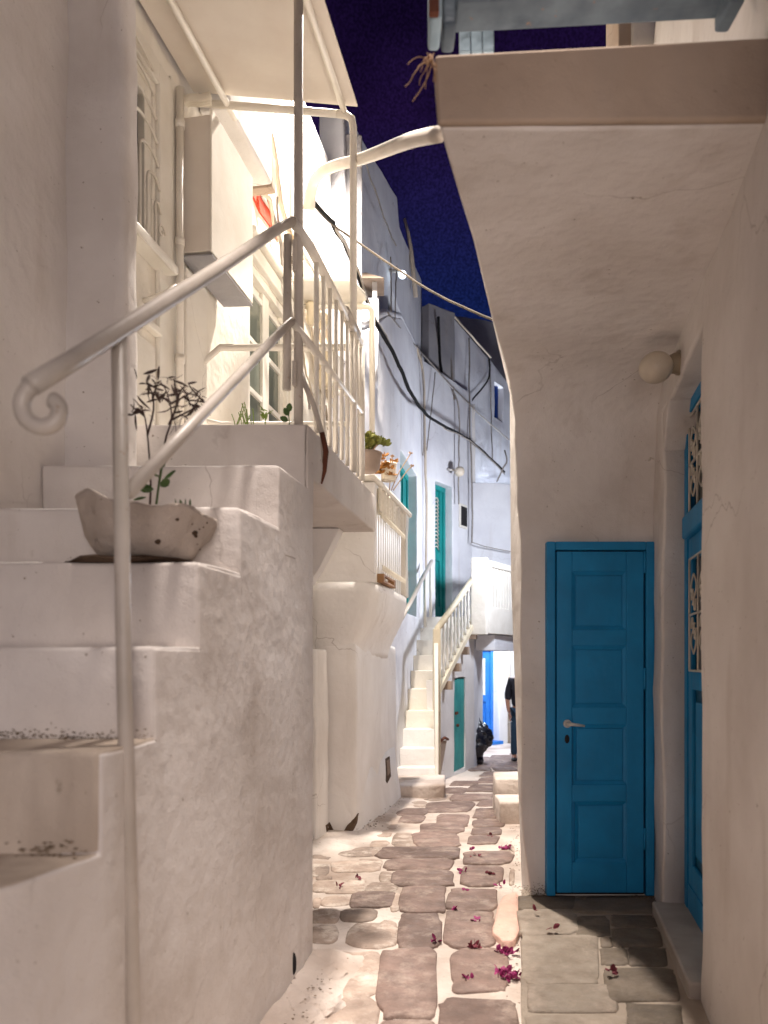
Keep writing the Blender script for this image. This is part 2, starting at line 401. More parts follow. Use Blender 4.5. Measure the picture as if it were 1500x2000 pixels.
def ball_bm(c, r, bm=None, sub=2, sc_=(1, 1, 1)):
    bm = bm or bmesh.new()
    r_ = bmesh.ops.create_icosphere(bm, subdivisions=sub, radius=r)
    for v in r_['verts']: v.co = Vector((v.co.x * sc_[0], v.co.y * sc_[1], v.co.z * sc_[2])) + Vector(c)
    return bm
def leaf_bm(bm, base, direction, length, width, curl=.25, thick=.0):
    d = Vector(direction).normalized(); s = d.cross(Vector((R.uniform(-1, 1), R.uniform(-1, 1), R.uniform(-.3, 1)))).normalized(); n = d.cross(s)
    pts = []
    prof = [(0, .12), (.25, .8), (.55, 1), (.85, .6), (1, .05)]
    L, Rr, Cc = [], [], []
    for t, w_ in prof:
        c = Vector(base) + d * length * t + n * curl * length * t * t
        L.append(bm.verts.new(c + s * width * w_ * .5 + n * width * .12)); Rr.append(bm.verts.new(c - s * width * w_ * .5 + n * width * .12)); Cc.append(bm.verts.new(c))
    for i in range(4):
        bm.faces.new((L[i], L[i + 1], Cc[i + 1], Cc[i])); bm.faces.new((Cc[i], Cc[i + 1], Rr[i + 1], Rr[i]))

# ================================================================== GROUND
bm = bmesh.new()
nx, ny = 90, 230
xs = [-3.0 + 8.0 * i / nx for i in range(nx + 1)]
ys = [.5 + 18.5 * (j / ny) ** 1.35 for j in range(ny + 1)]
def gz(x, y):
    z = zg(y) + noise.noise(Vector((x * 2.2, y * 2.2, 0))) * .008 + noise.noise(Vector((x * 9, y * 9, 3))) * .005 + noise.noise(Vector((x * 24, y * 24, 7))) * .003
    # whitewashed fillet against the left stair and the walls
    e = lane(-1.046, y) + .10 - x
    if y < 3.75 and e > -.14: z += .06 * min(1, (e + .14) / .2) * (1 + .5 * noise.noise(Vector((x * 7, y * 7, 1))))
    e = lane(-1.54, y) + .10 - x
    if 5.6 < y < 9.6 and e > -.2: z += .045 * min(1, (e + .2) / .3) * min(1, (y - 5.6) / .6) * (1 + .5 * noise.noise(Vector((x * 5, y * 5, 1))))
    return z
grid = [[bm.verts.new((x, y, gz(x, y))) for x in xs] for y in ys]
for j in range(ny):
    for i in range(nx): bm.faces.new((grid[j][i], grid[j][i + 1], grid[j + 1][i + 1], grid[j + 1][i]))
street = struct(obj('street', bm, 'wash', smooth=True))
bm = bmesh.new()
vs = [bm.verts.new(p) for p in ((-120, -60, -.75), (120, -60, -.75), (120, 200, -.75), (-120, 200, -.75))]; bm.faces.new(vs)
struct(obj('ground', bm, 'plaster_tan'))

def paving(poly_px, m, parent, zoff=.008, th=.05, name='paving_stone', dz=0, rnd=.38, nseg=28):
    """poly_px: 4 corners in photo pixels, laid on the ground; rounded outline"""
    q = [G(x, y, dz) for x, y in poly_px]
    c = sum(q, Vector()) / 4; out = []
    sd = R.uniform(0, 99)
    for k in range(nseg):
        a = 2 * math.pi * k / nseg + .1
        ca, sa = math.cos(a), math.sin(a); e = rnd
        u = math.copysign(abs(ca) ** e, ca); v = math.copysign(abs(sa) ** e, sa)
        u = (u + 1) / 2; v = (v + 1) / 2
        p = q[0] * (1 - u) * (1 - v) + q[1] * u * (1 - v) + q[2] * u * v + q[3] * (1 - u) * v
        wv = 1.10 + .17 * noise.noise(Vector((ca * 1.5 + sd, sa * 1.5, 0))) + .07 * noise.noise(Vector((ca * 4 + sd, sa * 4, 4)))
        out.append(c + (p - c) * wv)
    bm = bmesh.new()
    def ring(scale, dzz):
        r = []
        for p in out:
            x = c + (p - c) * scale
            r.append(bm.verts.new((x.x, x.y, zg(x.y) + dz + dzz + noise.noise(Vector((x.x * 6, x.y * 6, sd))) * .003)))
        return r
    size = (q[0] - q[2]).length
    rs = [ring(1.0, -th), ring(1.0, zoff), ring(1 - .03 / max(size, .1) , zoff + .006), ring(.6, zoff + .009), ring(.25, zoff + .009)]
    for r0, r1 in zip(rs, rs[1:]):
        for k in range(nseg): bm.faces.new((r0[k], r0[(k + 1) % nseg], r1[(k + 1) % nseg], r1[k]))
    bm.faces.new(rs[-1])
    return obj(name, bm, m, parent, smooth=True)
def Z7(x, y): return (550 + x * .6333, 1400 + y * .6333)
def rect7(x0, y0, x1, y1, sk=0):
    return [Z7(x0, y1), Z7(x1, y1), Z7(x1 + sk, y0), Z7(x0 + sk, y0)]
stones = [(305,725,472,925,4),(525,725,690,850,4),(505,605,650,712,4),(515,535,655,597,6),(365,527,497,605,8),(345,478,520,523,6),
 (325,443,518,475,10),(300,405,530,440,12),(415,362,545,403,-6),(430,332,555,360,8),(478,305,572,340,4),
 (360,615,482,712,6),(210,545,335,590,16),(552,465,668,520,10),(560,420,700,455,10),
 (575,370,660,395,6),(585,345,670,366,6),(590,320,680,341,6),(495,880,718,1000,4),
 (592,285,668,314,10),(440,266,575,296,20),(520,240,640,260,14),(605,258,690,277,14),(350,285,440,306,14),
 (362,308,432,328,10),(490,222,560,238,14),(565,212,665,232,20),(668,232,712,250,8),(600,190,712,206,16),(520,200,595,213,14),
 (615,172,705,185,10),(600,146,640,160,10),(645,143,712,158,8),(640,120,712,138,8),(600,126,640,140,6),(310,945,470,1010,4)]
faint = [(205,640,350,712,8),(342,360,405,402,4),(150,728,296,870,14),(90,868,280,985,18),(180,593,285,632,10),(82,645,165,700,10),(255,512,350,540,12),
 (150,445,290,480,20),(238,348,330,372,14),(262,384,326,401,8),(385,262,440,280,10),(90,505,190,540,14),(120,555,205,585,12),(160,404,285,432,14),
 (85,595,175,636,12),(700,470,716,520,4),(672,400,712,440,8),(85,455,140,490,8),(300,328,352,350,8),(440,240,505,258,12),(84,410,150,440,8)]
faint += [(300,632,352,700,4),(270,407,296,430,6),(118,640,160,0,0)][:2] + [(120,515,250,545,10),(105,492,150,505,8),(225,440,300,468,10),(200,500,252,530,10),(95,558,118,590,6),(335,545,362,600,4),(300,480,338,510,4)]
for s in stones: paving(rect7(*s), 'stone', street)
for s in faint: paving(rect7(*s), 'stone_faint', street, zoff=.001, rnd=.6)
# beyond the traced rows the same paving goes on, left of the frame of the stair and into the far lane
for j in range(9):
    d = 11.2 + j * .62
    for i in range(5):
        x = 1.15 + (d - 11) * .28 + i * .42 - .5 + R.uniform(-.05, .05)
        c = [(x, d), (x + .34, d + .02), (x + .36, d + .45), (x + .02, d + .46)]
        if x < 1.35 + (d - 12) * .3: continue
        pp = [((a / b) * F + CX, HY + (EYE - zg(b)) * F / b) for a, b in c]
        paving(pp, 'stone', street, nseg=12)
paving([Z7(648,700),Z7(735,712),Z7(728,548),Z7(668,590)], 'stone_pink', street, zoff=.03, rnd=.75, name='paving_slab')

bm = bmesh.new()
for k in range(16):
    q = G(lerp(556, 640, R.random()), lerp(1905, 2010, R.random())); sz = R.uniform(.05, .13)
    if q.x > lane(-1.046, q.y) + .17 - .0: q.x = lane(-1.046, q.y) + R.uniform(0, .14)
    b2_ = ball_bm((0, 0, 0), 1, sub=3)
    for v in b2_.verts: v.co = v.co * (1 + .35 * noise.noise(v.co * 1.6 + Vector((k * 3, 0, 0))) + .22 * noise.noise(v.co * 5 + Vector((k * 3, 0, 0)))); v.co = Vector((v.co.x * sz, v.co.y * sz * 1.2, v.co.z * sz * .38)) + q
    me_ = bpy.data.meshes.new('t'); b2_.to_mesh(me_); b2_.free(); bm.from_mesh(me_); bpy.data.meshes.remove(me_)
rub = obj('rubble', bm, 'wash', street); rub['kind'] = 'stuff'

# patio in front of the blue door (a little higher than the lane)
PZ = .07
RW = lambda d: .641 + .21 * d                              # face of the right-hand house wall
bm = bmesh.new()
def pedge(d): return .179 * d + .002 + .012 * noise.noise(Vector((0, d * 2, 5)))
rows = [.6 + i * .11 for i in range(38)]
top = []; bot = []
for d in rows:
    top.append([bm.verts.new((lerp(pedge(d), RW(d) + .15, k / 8), d, PZ - .012 + .003 * noise.noise(Vector((k * 3, d * 8, 1))))) for k in range(9)])
    bot.append([bm.verts.new((pedge(d), d, -.05)), bm.verts.new((RW(d) + .15, d, -.05))])
for j in range(len(rows) - 1):
    for k in range(8): bm.faces.new((top[j][k], top[j][k + 1], top[j + 1][k + 1], top[j + 1][k]))
    bm.faces.new((bot[j][0], top[j][0], top[j + 1][0], bot[j + 1][0]))
patio = struct(obj('patio', bm, 'patio_joint', smooth=True))
pl = [(742,592,905,660,-4),(750,668,972,806,-4),(762,820,1030,902,-6),(768,916,1052,1010,-6)]
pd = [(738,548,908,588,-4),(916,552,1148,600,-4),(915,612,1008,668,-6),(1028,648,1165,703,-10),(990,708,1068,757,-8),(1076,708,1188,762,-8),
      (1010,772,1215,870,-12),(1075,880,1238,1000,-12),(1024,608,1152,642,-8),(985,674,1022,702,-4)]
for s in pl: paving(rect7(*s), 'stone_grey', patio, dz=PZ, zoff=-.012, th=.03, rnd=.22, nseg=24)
for s in pd: paving(rect7(*s), 'stone_patio_shaded', patio, dz=PZ, zoff=-.012, th=.03, rnd=.25, nseg=24)

# ================================================================== RIGHT HOUSE (overpass, blue doors)
DB = 4.56
rh = thing('house', 'white house on the right with overhanging passage slab, deep blue doors and coved soffit', 'house')
# coved wall + soffit, swept sideways
prof = []
zs_, r_ = 3.0, .62
for i in range(13): prof.append((DB + .004 * math.sin(i), i * (zs_ - r_) / 12))
for i in range(1, 9):
    a = i / 8 * math.pi / 2
    prof.append((DB - r_ + r_ * math.cos(a), zs_ - r_ + r_ * math.sin(a)))
for i in range(1, 12): prof.append((lerp(DB - r_, 2.23, i / 11), zs_))
outer = [(2.23, 3.17), (3.0, 3.17), (4.0, 3.17), (4.88, 3.17), (4.88, 2.0), (4.88, 0)]
full = prof + outer
def xl(d, z):
    if z < zs_ - r_ - .01: return lerp(.875, .815, min(1, max(0, z / .5))) - .02 * max(0, z - 1.5)
    if d > DB: return .80
    t = (z - (zs_ - r_)) / r_ if z <= zs_ else 1
    x = .16 + .266 * (d - 2.23)
    return min(x, .80) - (0 if z < zs_ else 0)
bm = bmesh.new(); NV = 12; cols = []
for d, z in full:
    l = xl(d, z); r = RW(d) + .12
    row = []
    for k in range(NV + 1):
        p = Vector((lerp(l, r, k / NV), d, z)); row.append(bm.verts.new(p + jit(p, .016, 1.6) + jit(p, .004, 8, 4)))
    cols.append(row)
nf = len(full)
for i in range(nf):
    a, b = cols[i], cols[(i + 1) % nf]
    for k in range(NV): bm.faces.new((a[k], a[k + 1], b[k + 1], b[k]))
bmesh.ops.holes_fill(bm, edges=[e for e in bm.edges if e.is_boundary], sides=0)
cv = obj('wall', bm, 'plaster_near', rh, bevel=.014, seg=2)
# tan fascia on the front of the slab
hexa('fascia', [(.155, 2.20, 2.995), (1.12, 2.20, 3.005), (1.12, 2.228, 3.005), (.155, 2.228, 2.995)],
     [(.145, 2.19, 3.18), (1.12, 2.19, 3.232), (1.12, 2.26, 3.232), (.145, 2.26, 3.18)], 'plaster_tan', rh, bevel=.01)
# side wall with the door recess
A = (RW(.3), .3); B = (RW(4.62), 4.62); LN = math.hypot(B[0] - A[0], B[1] - A[1])
# lane side is to the left of A->B here, so use side=-1
s_near = hit(A, B, 1370)[0]; s_far = hit(A, B, 1293)[0]
def rw_pt(px, py):
    s, d = hit(A, B, px); return P(px, py, d)
HT = 2.82
wall('wall', A, B, 0, 5.2, .38, 'plaster_near', rh, holes=[(s_near, s_far, .0, HT)], side=-1, amp=.014, step=.13)
uA = Vector((B[0] - A[0], B[1] - A[1])).normalized(); nA = Vector((-uA.y, uA.x))   # towards the lane
def rq(s, t, z): return Vector((A[0] + uA.x * s + nA.x * t, A[1] + uA.y * s + nA.y * t, z))
def rbox(name, s0, s1, t0, t1, z0, z1, m, parent, bevel=.004, bm=None):
    return hexa(name, [rq(s0, t0, z0), rq(s1, t0, z0), rq(s1, t1, z0), rq(s0, t1, z0)], [rq(s0, t0, z1), rq(s1, t0, z1), rq(s1, t1, z1), rq(s0, t1, z1)], m, parent, bevel, bm)
rbox('doorstep', s_near - .0, s_far + .02, -.2, .05, .0, .125, 'marble', rh, .012)
# chamfered haunch in the top corner of the opening
hexa('lintel_haunch', [rq(s_far - .2, -.3, HT), rq(s_far + .0, -.3, HT), rq(s_far, -.004, HT), rq(s_far - .2, -.004, HT)],
     [rq(s_far - .02, -.3, HT - .22), rq(s_far, -.3, HT - .22), rq(s_far, -.004, HT - .22), rq(s_far - .02, -.004, HT - .22)], 'plaster_near', rh, .01)
# recessed side door
sd = thing('door', 'blue double-height side door with white iron scrollwork, set back in the right wall', 'door')
S0, S1 = s_near - .12, s_far; T = -.115
rbox('frame', S1 - .075, S1, T - .06, T, .125, HT, 'blue', sd)
rbox('frame', S0 - .075, S0, T - .06, T, .125, HT, 'blue', sd)
rbox('frame', S0, S1 - .075, T - .06, T, HT - .06, HT, 'blue', sd)
rbox('transom', S0, S1 - .075, T - .06, T + .025, 2.10, 2.22, 'blue', sd, .012)
rbox('fanlight_pane', S0, S1 - .075, T - .05, T - .04, 2.22, HT - .06, 'glass_dark', sd, 0)
rbox('lower_rail', S0, S1 - .077, T - .055, T - .004, .125, .26, 'blue', sd)
lf = rbox('leaf', S0, S1 - .08, T - .062, T - .03, .26, 2.10, 'blue_groove_shade', sd)
for a, b, z0, z1 in ((S1 - .18, S1 - .08, .26, 2.1), (S0, S0 + .1, .26, 2.1), (S0 + .1, S1 - .18, .26, .38), (S0 + .1, S1 - .18, 1.30, 1.40), (S0 + .1, S1 - .18, 1.98, 2.10)):
    rbox('rail', a, b, T - .03, T - .008, z0, z1, 'blue', sd, .006)
rbox('lower_panel', S0 + .15, S1 - .23, T - .03, T - .016, .44, 1.24, 'blue', sd, .008)
rbox('pane', S0 + .1, S1 - .18, T - .03, T - .026, 1.40, 1.98, 'glass_dark', sd, 0)
def scroll_bm(bm, fn, r, s0, s1, z0, z1, nv):
    """iron scrollwork in a panel: straight bars, an outer frame and pairs of S scrolls"""
    for a, b in (((s0, z0), (s1, z0)), ((s1, z0), (s1, z1)), ((s1, z1), (s0, z1)), ((s0, z1), (s0, z0))): tube_bm([fn(*a), fn(*b)], r, bm, 6)
    zc = (z0 + z1) / 2; tube_bm([fn(s0, zc), fn(s1, zc)], r, bm, 6)
    for i in range(1, nv): tube_bm([fn(lerp(s0, s1, i / nv), z0), fn(lerp(s0, s1, i / nv), z1)], r, bm, 6)
    wd = (s1 - s0) / nv
    for i in range(nv):
        sc0 = s0 + wd * (i + .5)
        for zz, sg in ((lerp(z0, zc, .5), 1), (lerp(zc, z1, .5), -1)):
            hh = (z1 - z0) / 4 * .9
            for m_ in (-1, 1):
                pts = []
                for k in range(15):
                    a = k / 14 * 1.6 * math.pi; rad = wd * .3 * (1 - k / 20)
                    pts.append(fn(sc0 + m_ * (wd * .12 + rad * .45 * math.cos(a)), zz + sg * (hh * .55) + rad * math.sin(a) * m_))
                pts2 = [fn(sc0 + m_ * wd * .30 * math.sin(k / 10 * math.pi), zz - sg * hh * .45 + sg * hh * k / 10) for k in range(11)]
                tube_bm(pts, r * .8, bm, 5); tube_bm(pts2, r * .8, bm, 5)
bm = bmesh.new(); scroll_bm(bm, lambda s, z: rq(s, T - .012, z), .007, S0 + .02, S1 - .09, 2.235, HT - .075, 5); obj('fanlight_grille', bm, 'iron_white', sd, smooth=True)
bm = bmesh.new(); scroll_bm(bm, lambda s, z: rq(s, T + .004, z), .006, S0 + .1, S1 - .18, 1.40, 1.98, 4); obj('door_grille', bm, 'iron_white', sd, smooth=True)
setbase(sd, rq(S1 - .3, T, .125))

# globe wall lamp
gl = thing('wall_lamp', 'unlit opal globe lamp on a bracket high on the right wall', 'lamp')
pb = rw_pt(1326, 708); pc = P(1281, 718, pb.y - .02)
obj('bracket', tube_bm([pb + Vector((.02, 0, .0)), pb + (pc - pb) * .12, pb + (pc - pb) * .62], .045, n=14, taper=[.05, .05, .034]), 'globe_base', gl, smooth=True)
obj('mounting_plate', tube_bm([pb + Vector((.02, 0, 0)), pb + (pc - pb) * .05], .058, n=18), 'globe_base', gl, smooth=True)
obj('globe', ball_bm(pc, .078, sub=4, sc_=(1, 1, .94)), 'globe', gl, smooth=True)
setbase(gl, pb)
# hook in the corner of the wall
tag(tube('wall_hook', [rw_pt(1278, 905) + Vector((.03, 0, .0)), P(1272, 893, 4.5), P(1268, 900, 4.5), P(1270, 888, 4.5)], .006, 'iron_white', n=6), 'small white hook in the plaster right of the blue panelled door', 'hook')

# blue panelled door in the coved wall
bd = thing('door', 'deep blue door with four square panels and a steel lever handle, under the soffit', 'door')
DF = DB - .004
def fx(px): return (px - CX) * DF / F
def fz(py): return EYE - (py - HY) * DF / F
def fbox(name, x0, x1, z0, z1, y0, y1, m, parent, bevel=.004):
    return hexa(name, [(x0, y0, z0), (x1, y0, z0), (x1, y1, z0), (x0, y1, z0)], [(x0, y0, z1), (x1, y0, z1), (x1, y1, z1), (x0, y1, z1)], m, parent, bevel)
x0, x1, zt, zb = fx(1065), fx(1273), fz(1060), PZ
fw = .05
yb = DB + .03
fbox('frame', x0, x0 + fw, zb, zt, DF - .050, yb, 'blue', bd, .006)
fbox('frame', x1 - fw, x1, zb, zt, DF - .050, yb, 'blue', bd, .006)
fbox('frame', x0 + fw, x1 - fw, zt - fw, zt, DF - .050, yb, 'blue', bd, .006)
lx0, lx1, lz0, lz1 = x0 + fw + .008, x1 - fw - .012, zb + .018, zt - fw - .008
fbox('jamb_gap', x0 + fw, x1 - fw, zb, zt - fw, DF - .012, yb, 'dark', bd, 0)
leaf = fbox('leaf', lx0, lx1, lz0, lz1, DF - .026, DF - .012, 'blue', bd, .003)
pans = [(1115, 1118, 1216, 1230), (1115, 1262, 1216, 1380), (1117, 1414, 1218, 1530), (1120, 1563, 1218, 1680)]
px0, px1 = fx(1114), fx(1219)
zz = [lz1] + sum([[fz(p[1]), fz(p[3])] for p in pans], []) + [lz0]
fbox('stile', lx0, px0, lz0, lz1, DF - .045, DF - .026, 'blue', bd, .005)
fbox('stile', px1, lx1, lz0, lz1, DF - .045, DF - .026, 'blue', bd, .005)
for i in range(0, len(zz), 2): fbox('rail', px0, px1, zz[i + 1], zz[i], DF - .0445, DF - .026, 'blue', bd, .005)
for p in pans:
    a, b, c, d_ = fx(p[0]), fx(p[2]), fz(p[3]), fz(p[1])
    bm = bmesh.new()       # sloping moulding round the panel
    o_ = [(a - .003, c), (b + .008, c), (b + .008, d_), (a - .003, d_)]; i_ = [(a + .018, c + .02), (b - .012, c + .02), (b - .012, d_ - .02), (a + .018, d_ - .02)]
    vo = [bm.verts.new((x, DF - .040, z)) for x, z in o_]; vi = [bm.verts.new((x, DF - .029, z)) for x, z in i_]; vb = [bm.verts.new((x, DF - .026, z)) for x, z in o_]
    for k in range(4):
        bm.faces.new((vo[k], vo[(k + 1) % 4], vi[(k + 1) % 4], vi[k])); bm.faces.new((vo[k], vb[k], vb[(k + 1) % 4], vo[(k + 1) % 4]))
    obj('moulding', bm, 'blue', bd)
    fbox('panel', a + .022, b - .016, c + .024, d_ - .024, DF - .033, DF - .0262, 'blue', bd, .004)
hx, hz_ = fx(1104), fz(1412)
hd = obj('handle', tube_bm([(hx, DF - .046, hz_), (hx, DF - .058, hz_)], .024, n=20), 'steel', bd, smooth=False, bevel=.003)
tube('lever', [(hx, DF - .05, hz_), (hx, DF - .09, hz_), (hx + .012, DF - .1, hz_), (hx + .09, DF - .098, hz_ - .01)], .008, 'steel', hd, n=10, taper=[.010, .010, .010, .006])
ob = obj('keyhole', ball_bm((fx(1104), DF - .0455, fz(1442)), .026, sub=3, sc_=(.55, .12, 1)), 'dark', bd, smooth=True)
for py in (1105, 1330, 1640): 
    bm = tube_bm([(lx1 + .004, DF - .047, fz(py + 16)), (lx1 + .004, DF - .047, fz(py - 26))], .007, n=8); obj('hinge', bm, 'blue', bd, smooth=True)
setbase(bd, ((x0 + x1) / 2, DB, PZ))

# timber terrace rail above the slab: beam, posts, planks
tr = thing('timber_rail', 'weathered blue-grey timber beam and posts on top of the tan slab', 'railing')
def tb(name, px0, py0, px1, py1, d0, d1, m, b=.006, sk=0):
    a = P(px0, py1, d1); c = P(px1, py0, d1); a.x = P(px0, 0, d0).x; c.x = P(px1, 0, d0).x
    return hexa(name, [(a.x, d0, a.z), (c.x, d0, a.z + sk), (c.x, d1, a.z + sk), (a.x, d1, a.z)], [(a.x, d0, c.z), (c.x, d0, c.z + sk), (c.x, d1, c.z + sk), (a.x, d1, c.z)], m, tr, b)
tb('board', 893, 38, 1430, 66, 2.305, 2.42, 'old_wood', .007, .045)
tb('board', 893, 4, 1430, 35, 2.295, 2.42, 'old_wood', .007, .040)
tb('board', 893, -60, 1430, 1, 2.30, 2.42, 'old_wood', .007, .042)
for i_ in range(14):
    a = P(R.uniform(920, 1400), 0, 2.29); zc = EYE + (HY - R.choice((12, 25, 48, 57))) * 2.42 / F + (a.x - .2) * .05
    fbox('split', a.x, a.x + R.uniform(.03, .12), zc, zc + .0035, 2.288, 2.30, 'dark', tr, 0)
tb('post', 840, -60, 864, 102, 2.27, 2.40, 'old_wood_light', .01)
tb('post', 866, -60, 892, 106, 2.33, 2.44, 'old_wood', .01)
tb('post', 1427, -60, 1457, 66, 2.30, 2.42, 'old_wood', .01)
tb('rusty_bracket', 838, -30, 858, 36, 2.245, 2.268, 'rust', .004)
for i in range(3): tb('plank', 898 + i * 23, 40, 919 + i * 23, 112, 2.50, 2.525, 'old_wood_light', .004)
setbase(tr, (P(893, 66, 2.3).x, 2.3, 3.25))
ub = thing('upper_house', 'upper wall behind the timber beam with a cream strip, a blue trim and rough plaster', 'house')
def ubx(px0, px1, m, dd=0, nm='wall'): 
    d0 = 4.6 + dd; a = P(px0, 0, d0); b = P(px1, 0, d0)
    return fbox(nm, a.x, b.x, 3.22, 7.2, d0, 4.9, m, ub, .01)
ubx(1208, 1235, 'plaster_tan', .03); ubx(1235.5, 1305, 'plaster_cream', .0); ubx(1305.5, 1353, 'plaster_cool', .05); ubx(1353.5, 1369, 'sky_blue', -.03, 'trim'); ubx(1369.5, 1520, 'wash', -.05)
setbase(ub, (2.0, 4.7, 3.22))
# twine hanging at the corner
bm = bmesh.new()
for i in range(20):
    p = P(842 + R.uniform(-4, 6), 108 + R.uniform(-4, 6), 2.19); pts = [p]; v = Vector((R.uniform(-.007, .001), R.uniform(-.004, 0), -.006))
    for k in range(R.randint(4, 8)):
        v += Vector((R.uniform(-.008, .007), R.uniform(-.004, .004), R.uniform(-.009, .004))); v *= .9; p = p + v; pts.append(p.copy())
    tube_bm(smooth_pts(pts, 3), .0013, bm, 4)
tag(obj('twine', bm, 'straw', smooth=True), 'frayed straw twine hanging off the corner of the tan slab', 'twine')
# pipe crossing the lane
pp = [P(858, 262, 2.6), P(800, 275, 3.1), P(740, 298, 3.9), P(700, 312, 4.6), P(660, 322, 5.2), P(632, 334, 5.5), P(615, 352, 5.7), P(606, 382, 5.8), P(603, 410, 5.85)]
tag(obj('pipe', tube_bm(smooth_pts(pp, 4), .03, n=12, taper=[lerp(.026, .046, i / 32) for i in range(33)]), 'canopy', smooth=True), 'thick white painted pipe bending across the lane to the slab corner', 'pipe')

# blocks past the corner
bk = thing('stone_block', 'small whitewashed blocks at the foot of the right corner, beside the far lane', 'block')
g0 = G(976, 1610); prism('block', [(g0.x, g0.y), (g0.x + .3, g0.y + .02), (g0.x + .33, g0.y + .5), (g0.x + .02, g0.y + .5)], -.15, g0.z + .20, 'wash', bk, .02, .012, .1)
prism('block', [(g0.x + .04, g0.y + .55), (g0.x + .4, g0.y + .55), (g0.x + .4, g0.y + 1.0), (g0.x + .08, g0.y + 1.0)], -.2, g0.z + .34, 'wash', bk, .02, .012, .1)
setbase(bk, g0)
# right side of the lane past the corner
rf = thing('house', 'white house side past the right corner, closing the lane', 'house')
wall('wall', (.90, 4.885), (1.62, 8.0), -.3, 3.1, .3, 'plaster', rf, side=-1)
setbase(rf, (1.2, 6.5, 0))

# ================================================================== LEFT HOUSE
XF = -2.0
lh = thing('house', 'white two-storey house on the left with arched window grille and glazed landing door', 'house')
wall('wall', (lane(-2.03, .6), .6), (lane(-2.03, 3.37), 3.37), 0, 5.6, .3, 'plaster_near', lh, amp=.02)
a = [(lane(-2.03, 3.35) - .05, 3.35), (-1.128, 3.33), (-1.10, 3.46), (lane(-2.03, 3.6) - .05, 3.50)]
prism('pilaster', a, 2.0, 5.6, 'plaster_near', lh, .045, .012, .12, seg=4)
FA = (lane(XF, 3.4), 3.4); FB = (lane(XF, 7.58), 7.58)
def fs(d): return (d - 3.4) * math.sqrt(1 + LS * LS)
wh = (fs(3.42), fs(4.05), 3.58, 4.46); dh = (fs(5.42), fs(6.34), 2.57, 4.30)
wall('wall', FA, FB, 2.0, lambda s: pw([(0, 6.2), (fs(7.0), 6.2), (fs(7.58), 6.1)], s), .3, 'plaster_cream', lh, holes=[wh, dh], amp=.010)
def ff(name, s0, s1, z0, z1, t0, t1, m, parent, bevel=.004, bm=None): return box_on(FA, FB, s0, s1, z0, z1, t0, t1, bm, name, m, parent, bevel)
wn = ff('window', wh[0], wh[1], wh[2], wh[3], -.06, -.05, 'glass_dark', lh, 0)
ff('frame', wh[1] - .07, wh[1], wh[2], wh[3], -.05, -.01, 'white_wood', wn); ff('frame', wh[0], wh[1] - .07, wh[3] - .07, wh[3], -.05, -.012, 'white_wood', wn)
ff('frame', wh[0], wh[1] - .07, wh[2], wh[2] + .06, -.05, -.012, 'white_wood', wn); ff('curtain', wh[0], wh[1] - .36, wh[2] + .06, wh[3] - .07, -.049, -.045, 'glass_warm', wn)
ff('mullion', wh[1] - .20, wh[1] - .17, wh[2] + .06, wh[3] - .07, -.049, -.03, 'white_wood', wn)
ff('sill', wh[0] - .05, wh[1] + .1, wh[2] - .06, wh[2] - .01, -.05, .10, 'white_wood', wn, .012)
# moulded surround: stepped bands to the right of the window
ff('surround', wh[1] + .02, wh[1] + .15, 2.57, 4.62, .0, .03, 'white_wood', lh, .008)
ff('surround', wh[0] - .1, wh[1] + .02, 4.50, 4.62, .0, .03, 'white_wood', lh, .008)
ff('surround', wh[1] + .162, wh[1] + .24, 2.57, 4.66, .0, .022, 'white_wood', lh, .008)
ff('sill', wh[0] - .05, wh[1] + .015, 3.16, 3.20, -.0, .05, 'white_wood', lh, .008)
ff('lower_panel', wh[0] - .05, wh[1] + .0, 2.62, 3.10, .0, .018, 'white_wood', lh, .008)
# grille with nested arches
bm = bmesh.new()
fo = lambda d, z, t=.09: on(FA, FB, fs(d), t, z)
for i in range(7):
    d0 = 3.44 + i * .078; zt_ = 4.40 - i * .115; d1 = 4.07
    pts = [fo(d0, 3.56)] + [fo(d0, lerp(3.56, zt_, k / 4)) for k in range(1, 5)]
    for k in range(1, 9):
        a = k / 8 * math.pi * .72
        pts.append(fo(d0 + (d1 - d0) * .5 * (1 - math.cos(a)) , zt_ + .11 * math.sin(a), lerp(.09, .05, k / 8)))
    tube_bm(pts, .008, bm, 6)
tube_bm([fo(3.4, 3.56), fo(4.12, 3.56)], .008, bm, 6); tube_bm([fo(3.4, 3.52), fo(4.12, 3.52)], .006, bm, 6)
for k in range(8): tube_bm([fo(3.44 + k * .08, 3.52), fo(3.44 + k * .08, 3.56)], .005, bm, 5)
pts = [fo(3.97 + .04 * math.cos(a * .55) * (1 - a / 16), 3.66 + .04 * math.sin(a * .55) * (1 - a / 16)) for a in range(14)]; tube_bm(pts, .005, bm, 5)
obj('grille', bm, 'iron_white', wn, smooth=True)
# bent bracket below
obj('bracket', tube_bm(smooth_pts([fo(3.95, 3.30, .0), fo(3.95, 3.33, .12), fo(4.05, 3.42, .13), fo(4.10, 3.43, .08), fo(4.14, 3.38, .06)], 4), .014, n=8), 'white_metal_clean', lh, smooth=True)
# downpipe
dp = thing('drainpipe', 'thin white drainpipe beside the cabinet on the left house', 'pipe')
obj('pipe', tube_bm([fo(4.26, 2.57, .05), fo(4.26, 4.62, .05)], .022, n=12), 'white_metal_clean', dp, smooth=True)
for z in (3.1, 3.75, 4.4): obj('collar', tube_bm([fo(4.26, z, .05), fo(4.26, z + .04, .05)], .028, n=12), 'white_metal_clean', dp, smooth=True)
setbase(dp, fo(4.26, 2.57, .05))
